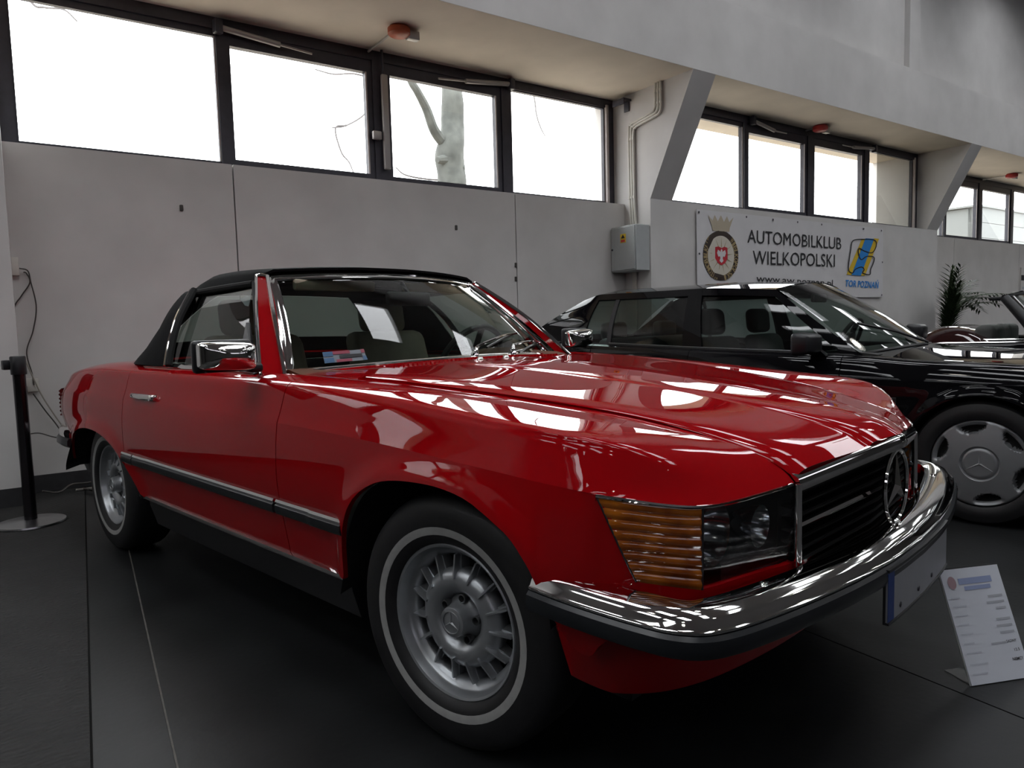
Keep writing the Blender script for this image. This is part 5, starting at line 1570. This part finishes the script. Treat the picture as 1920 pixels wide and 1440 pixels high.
def cover_wheel(parent, x, yc, s, phase):
    V, F = lathe([(.19, -.08), (.21, -.095), (.26, -.10), (.289, -.088), (.300, -.07), (.304, -.03), (.304, .03), (.300, .07), (.289, .088), (.26, .098), (.23, .097), (.214, .088)], 64)
    w = obj('wheel', V, F, 'rubber', parent); w.location = (x, s*yc, .304); w.rotation_euler = (0, 0, PI if s < 0 else 0); fixn(w.data)
    nr, na = 26, 144
    V = []
    for i in range(na):
        a = 2*PI*i/na
        for j in range(nr):
            r = .213*j/(nr-1)
            h = .105-.020*(r/.213)**2
            if r > .205: h -= (r-.205)*1.2
            if r < .074: h = .1005
            elif r < .081: h -= .010
            # scooped slots round the rim
            k = ((a-phase)/(2*PI/6)+.5) % 1-.5
            da = k*2*PI/6*.178
            u = da/.060; v = (r-.196)/.048
            q = u*u+min(0, v)**2
            if q < 1 and r < .1965: h -= .042*min(1, (1-q)*5)*min(1, (.1985-r)/.022)
            V.append((r*math.cos(a), h, r*math.sin(a)))
    cv = obj('wheel_cover', V, grid_faces(na, nr, closed_n=True), 'cap_silver', w, sharp=50)
    cv.data.materials.append(MATS['tyre_well'])
    for p in cv.data.polygons:               # slot floors coloured near-black, standing in for the shade inside the recess
        x_, _, z_ = p.center; r = math.hypot(x_, z_); a = math.atan2(z_, x_)
        k = ((a-phase)/(2*PI/6)+.5) % 1-.5
        u = k*2*PI/6*.178/.060; v = (r-.196)/.048
        if u*u+min(0, v)**2 < .80 and r < .186: p.material_index = 1
    star_mesh(.071, (0, .101, 0), (0, 1, 0), (0, 0, 1), .004, .075, ring=False).build('cover_star', 'cap_silver', w, smooth=True, sharp=25)
    return w
for x in (0, -2.665):
    for s in (-1, 1): cover_wheel(blk, x, .735, s, .32)

# ------------------------------------------------------------------ the open roadster beyond it
C3 = (.95, 5.78, 0)
r3 = thing('open_roadster', 'dark open roadster with maroon hood cover and black windscreen frame, roof down', 'car', C3)
def c3col(x):
    w = np.interp(x, [-2.5, -2.35, -2.0, -1.0, .5, .9, 1.05], [.50, .66, .76, .80, .79, .70, .58]); zs = np.interp(x, [-2.5, -2.35, -2.0, -1.2, -.4, .4, .9, 1.05], [.58, .68, .76, .79, .80, .78, .70, .60])
    return [(x, yy, z) for yy, z in spline([(w-.06, .20), (w, .38), (w+.004, .56), (w-.02, zs-.06), (w-.05, zs-.012), (w-.09, zs), (w-.14, zs+.006)], 22)]
X3 = np.linspace(-2.5, 1.05, 60)
both('body_side', np.array([c3col(x) for x in X3]), 'black_paint', r3, ref=(-.7, 0, .4))
def c3top(a, b, name, mat, crown):
    G = []
    for x in np.linspace(a, b, 20):
        p = c3col(x)[-1]; G.append([(x, p[1]*e, p[2]+crown*(1-e*e)) for e in np.linspace(-1, 1, 17)])
    return shell(name, np.array(G), mat, r3, ref=(-.7, 0, .4))
c3top(-.42, 1.05, 'hood', 'black_paint', .06); c3top(-2.5, -1.30, 'boot_lid', 'black_paint', .03)
for x, nm in ((1.05, 'nose_panel'), (-2.5, 'tail_panel')):
    shell(nm, np.array([[(p[0], p[1]*e, p[2]) for e in np.linspace(-1, 1, 9)] for p in c3col(x)]), 'black_paint', r3, lip=0, ref=(-.7, 0, .4))
m = MB(); m.box((-2.3, -.66, .18), (.9, .66, .42)); m.build('underbody', 'tyre_well', r3)
# folded hood under its cover: a long low hump across the car
G = []
for u in np.linspace(0, 1, 26):
    x = -1.42+u*.56
    hh = .80+.165*math.sin(PI*min(1, u*1.02)**.62)**.8*(.55+.45*u)
    row = []
    for e in np.linspace(-1, 1, 25):
        row.append((x+.05*(1-e*e)*-1, .735*e, .79+(hh-.79)*(1-abs(e)**6)+.012*(1-e*e)))
    G.append(row)
shell('hood_cover', np.array(G), 'maroon_paint', r3, ref=(-1.1, 0, .5))
for s in (-1, 1):
    V, F = rbox((-1.02, s*.35-.22, .50), (-.86, s*.35+.22, .93), .05, 3); st_ = obj('seat', V, F, 'dark_leather', r3)
    P = [(x, .795 if x < .4 else .78, .792) for x in np.linspace(-2.1, .3, 20)]
    V, F = tube([(p[0], s*(c3col(p[0])[15][1]+.004), c3col(p[0])[15][2]) for p in P], .007, 6); obj('side_trim', V, F, 'chrome', r3)
    V, F = tube([(x, s*(c3col(x)[-1][1]+.0), c3col(x)[-1][2]+.008) for x in np.linspace(-1.3, -.5, 12)], .008, 6); obj('cockpit_trim', V, F, 'chrome', r3)
    pil = [(-.52, s*.69, .80), (-.64, s*.66, .96), (-.80, s*.61, 1.155)]
    V, F = tube(spline(pil, 14), np.linspace(.055, .035, 14), 10); p3 = obj('windscreen_pillar', V, F, 'black_plastic', r3)
    V, F = tube(spline([(p[0]+.05, p[1]-s*.01, p[2]+.01) for p in pil], 14), .006, 6); obj('pillar_trim', V, F, 'chrome', p3)
    V, F = rbox((-.50, .80, .80), (-.42, .93, .89), .02, 2); V = [(p[0], s*p[1], p[2]) for p in V]; m3 = obj('door_mirror', V, F, 'black_plastic', r3)
    V, F = tube([(-.46, s*.72, .79), (-.46, s*.82, .83)], .01, 6); obj('mirror_foot', V, F, 'chrome', m3)
V, F = tube(spline([(-.80, -.62, 1.158), (-.77, 0, 1.195), (-.80, .62, 1.158)], 20), .022, 8); hd = obj('windscreen_header', V, F, 'black_plastic', r3)
V, F = tube(spline([(-.785, -.62, 1.175), (-.755, 0, 1.212), (-.785, .62, 1.175)], 20), .008, 6); obj('header_trim', V, F, 'chrome', hd)
shell('windscreen', np.array([[np.array([-.46+.05*(1-e*e), .68*e, .82])*(1-t)+np.array([-.79+.03*(1-e*e), .61*e, 1.16+.03*(1-e*e)])*t for t in np.linspace(0, 1, 8)] for e in np.linspace(-1, 1, 15)]), 'car_glass', r3, lip=0, ref=(-1, 0, .7))
V, F = rbox((-.93, -.50, 1.135), (-.80, -.16, 1.165), .01, 2); obj('sun_visor', V, F, 'black_plastic', r3)
V, F = lathe([(.15, -.07), (.20, -.09), (.28, -.085), (.30, -.05), (.30, .05), (.28, .085), (.20, .09), (.0, .07)], 40)
for x in (.35, -1.95):
    for s in (-1, 1):
        w = obj('wheel', V, F, 'rubber', r3); w.location = (x, s*.70, .30); w.rotation_euler = (0, 0, PI if s < 0 else 0)
        V2, F2 = lathe([(.0, .085), (.12, .092), (.16, .086), (.17, .075)], 32); obj('wheel_cover', V2, F2, 'cap_silver', w)

# ------------------------------------------------------------------ palm in the corner, notice on the far wall
ps, pz = px_wall(1775, 600, -.75)
palm = thing('potted_palm', 'tall potted palm with feathery dark green fronds in the wall corner', 'plant', wp(ps, -.75, 0))
V, F = lathe([(0, 0), (.13, 0), (.17, .28), (.18, .30), (.165, .30), (.15, .26), (0, .26)], 28, axis='z'); obj('pot', V, F, 'pot_brown', palm)
V, F = tube([(0, 0, .2), (.01, 0, .6), (.0, .01, 1.0)], [.03, .025, .02], 8); obj('stem', V, F, 'palm_stem', palm)
random.seed(11)
def frond(yaw, lean, length, z0, n=16):
    """one frond: a curved rib with leaflets either side"""
    m = MB(); P = []
    p = np.array([0, 0, z0], float); el = PI/2-lean*.35
    for i in range(n):
        P.append(p.copy()); d = np.array([math.cos(yaw)*math.cos(el), math.sin(yaw)*math.cos(el), math.sin(el)]); p = p+d*length/n; el -= lean*1.5/n
    V, F = tube(P, np.linspace(.007, .002, n), 5); m.add(V, F)
    side = np.array([-math.sin(yaw), math.cos(yaw), 0])
    for i in range(2, n):
        T_ = P[i]-P[i-1]; T_ /= np.linalg.norm(T_)
        L = .20*math.sin(PI*(i+1)/(n+2))**.7+.04
        for sd in (-1, 1):
            d = T_*.75+side*sd*.62+np.array([0, 0, -.12+random.uniform(-.1, .1)]); d /= np.linalg.norm(d)
            w = np.cross(d, np.array([0, 0, 1])); w /= np.linalg.norm(w)+1e-9
            a = P[i]; b = a+d*L*.45; c = a+d*L+np.array([0, 0, -.02])
            up_ = np.array([0, 0, .004])
            m.add([a, b+w*.016, c, b-w*.016, b+up_], [(0, 1, 4), (1, 2, 4), (2, 3, 4), (3, 0, 4)])
    return m
to_w = math.atan2(WD[1], WD[0])
for k in range(30):
    if k < 19: yaw = to_w-PI/2+random.uniform(-1.3, 1.3); lean = random.uniform(.05, .32); L = random.uniform(.60, 1.15); z0 = random.uniform(.45, .75)
    else: yaw = to_w+random.uniform(-.75, .05); lean = random.uniform(.75, 1.25); L = random.uniform(.75, 1.15); z0 = random.uniform(.75, .95)
    if k in (0, 1): yaw = to_w-.3; lean = .16; L = 1.1+.1*k
    frond(yaw, lean, L, z0).build('frond', 'palm_leaf', palm, smooth=False, fix=False)
ns, nz = px_wall(1917, 528, -.01)
nt = wall_thing('wall_notice', 'small pale notice with a dark band on the far wall', 'notice', ns, -.01, nz-.25)
T = wall_local(nt)
MB().box((ns-.10, -.022, nz-.24), (ns+.4, -.002, nz+.26), T).build('notice_sheet', 'wall_paint', nt)
MB().box((ns-.09, -.025, nz+.02), (ns+.4, -.021, nz+.12), T).build('notice_band', 'print_black', nt)
MB().box((ns-.04, -.025, nz-.14), (ns+.4, -.021, nz-.10), T).build('notice_band', 'print_grey', nt)

# ------------------------------------------------------------------ information card in front of the red car
bq = np.array([.875, .315, 0.0]); dq = np.array([.566, .825, 0.0]); nq = np.array([.825, -.566, 0.0]); tq = .408
upq = np.array([0, 0, math.cos(tq)])-nq*math.sin(tq); fq = nq*math.cos(tq)+np.array([0, 0, math.sin(tq)])
card = thing('information_card', 'white information card in a clear acrylic stand on the floor', 'card', tuple(bq))
def cp(u, v, lift=0.0): return dq*u+upq*v+fq*lift+np.array([0, 0, .003])
WQ, HQ = .200, .310
def cq(name, u0, u1, v0, v1, lift, mat, par=card): return obj(name, [cp(u0, v0, lift), cp(u1, v0, lift), cp(u1, v1, lift), cp(u0, v1, lift)], [(0, 1, 2, 3)], mat, par, smooth=False)
m = MB(); m.hexa([cp(0, 0, -.002), cp(WQ, 0, -.002), cp(WQ, HQ, -.002), cp(0, HQ, -.002), cp(0, 0, .0), cp(WQ, 0, 0), cp(WQ, HQ, 0), cp(0, HQ, 0)]); sheet = m.build('card_sheet', 'paper_white', card)
m = MB(); m.hexa([cp(-.002, -.001, -.006), cp(WQ+.002, -.001, -.006), cp(WQ+.002, HQ+.003, -.006), cp(-.002, HQ+.003, -.006), cp(-.002, -.001, -.003), cp(WQ+.002, -.001, -.003), cp(WQ+.002, HQ+.003, -.003), cp(-.002, HQ+.003, -.003)]); m.build('acrylic_back', 'acrylic_edge', card)
fb_ = -nq
m = MB(); m.hexa([dq*0+np.array([0, 0, .0]), dq*WQ, dq*WQ+fb_*.095, fb_*.095, np.array([0, 0, .003]), dq*WQ+np.array([0, 0, .003]), dq*WQ+fb_*.095+np.array([0, 0, .003]), fb_*.095+np.array([0, 0, .003])]); m.build('acrylic_foot', 'clear_acrylic', card)
V, F = tube([cp(-.001, HQ+.002, -.002), cp(WQ+.001, HQ+.002, -.002)], .0022, 6); obj('acrylic_edge', V, F, 'print_black', card)
# print: the photograph shows it blurred, only a few words can be made out
c_ = [cp(.030+.014*math.cos(t), .272+.018*math.sin(t), .0012) for t in np.linspace(0, 2*PI, 24, endpoint=False)]
obj('card_emblem', c_, [tuple(range(24))], 'print_red_soft', sheet, smooth=False)
cq('card_heading', .052, .165, .265, .282, .0012, 'print_blue_soft', sheet)
cq('card_heading', .066, .155, .248, .259, .0012, 'print_blue_soft', sheet)
for v, a, b in ((.222, .135, .185), (.205, .125, .185), (.188, .150, .185), (.158, .140, .188), (.140, .135, .188), (.122, .140, .188)):
    cq('card_line', a, b, v, v+.006, .0012, 'print_grey', sheet)
for v, b in ((.228, .030), (.205, .045), (.18, .040), (.155, .035), (.13, .04), (.105, .035), (.08, .05), (.05, .06), (.025, .05)):
    cq('card_line', .012, .012+b, v, v+.004, .0011, 'print_faint', sheet)
cq('card_line', .10, .150, .096, .101, .0012, 'print_grey', sheet)
def ctext(t, u, v, w, h): text_mesh('card_word', t, 'print_black', sheet, lambda a, b: tuple(cp(u+a, v+b, .0014)), w, h, bold=.01)
ctext('SADNY', .168, .100, .034, .0075); ctext('12.5', .178, .076, .018, .0075); ctext('NIEMCY', .172, .052, .036, .0085)
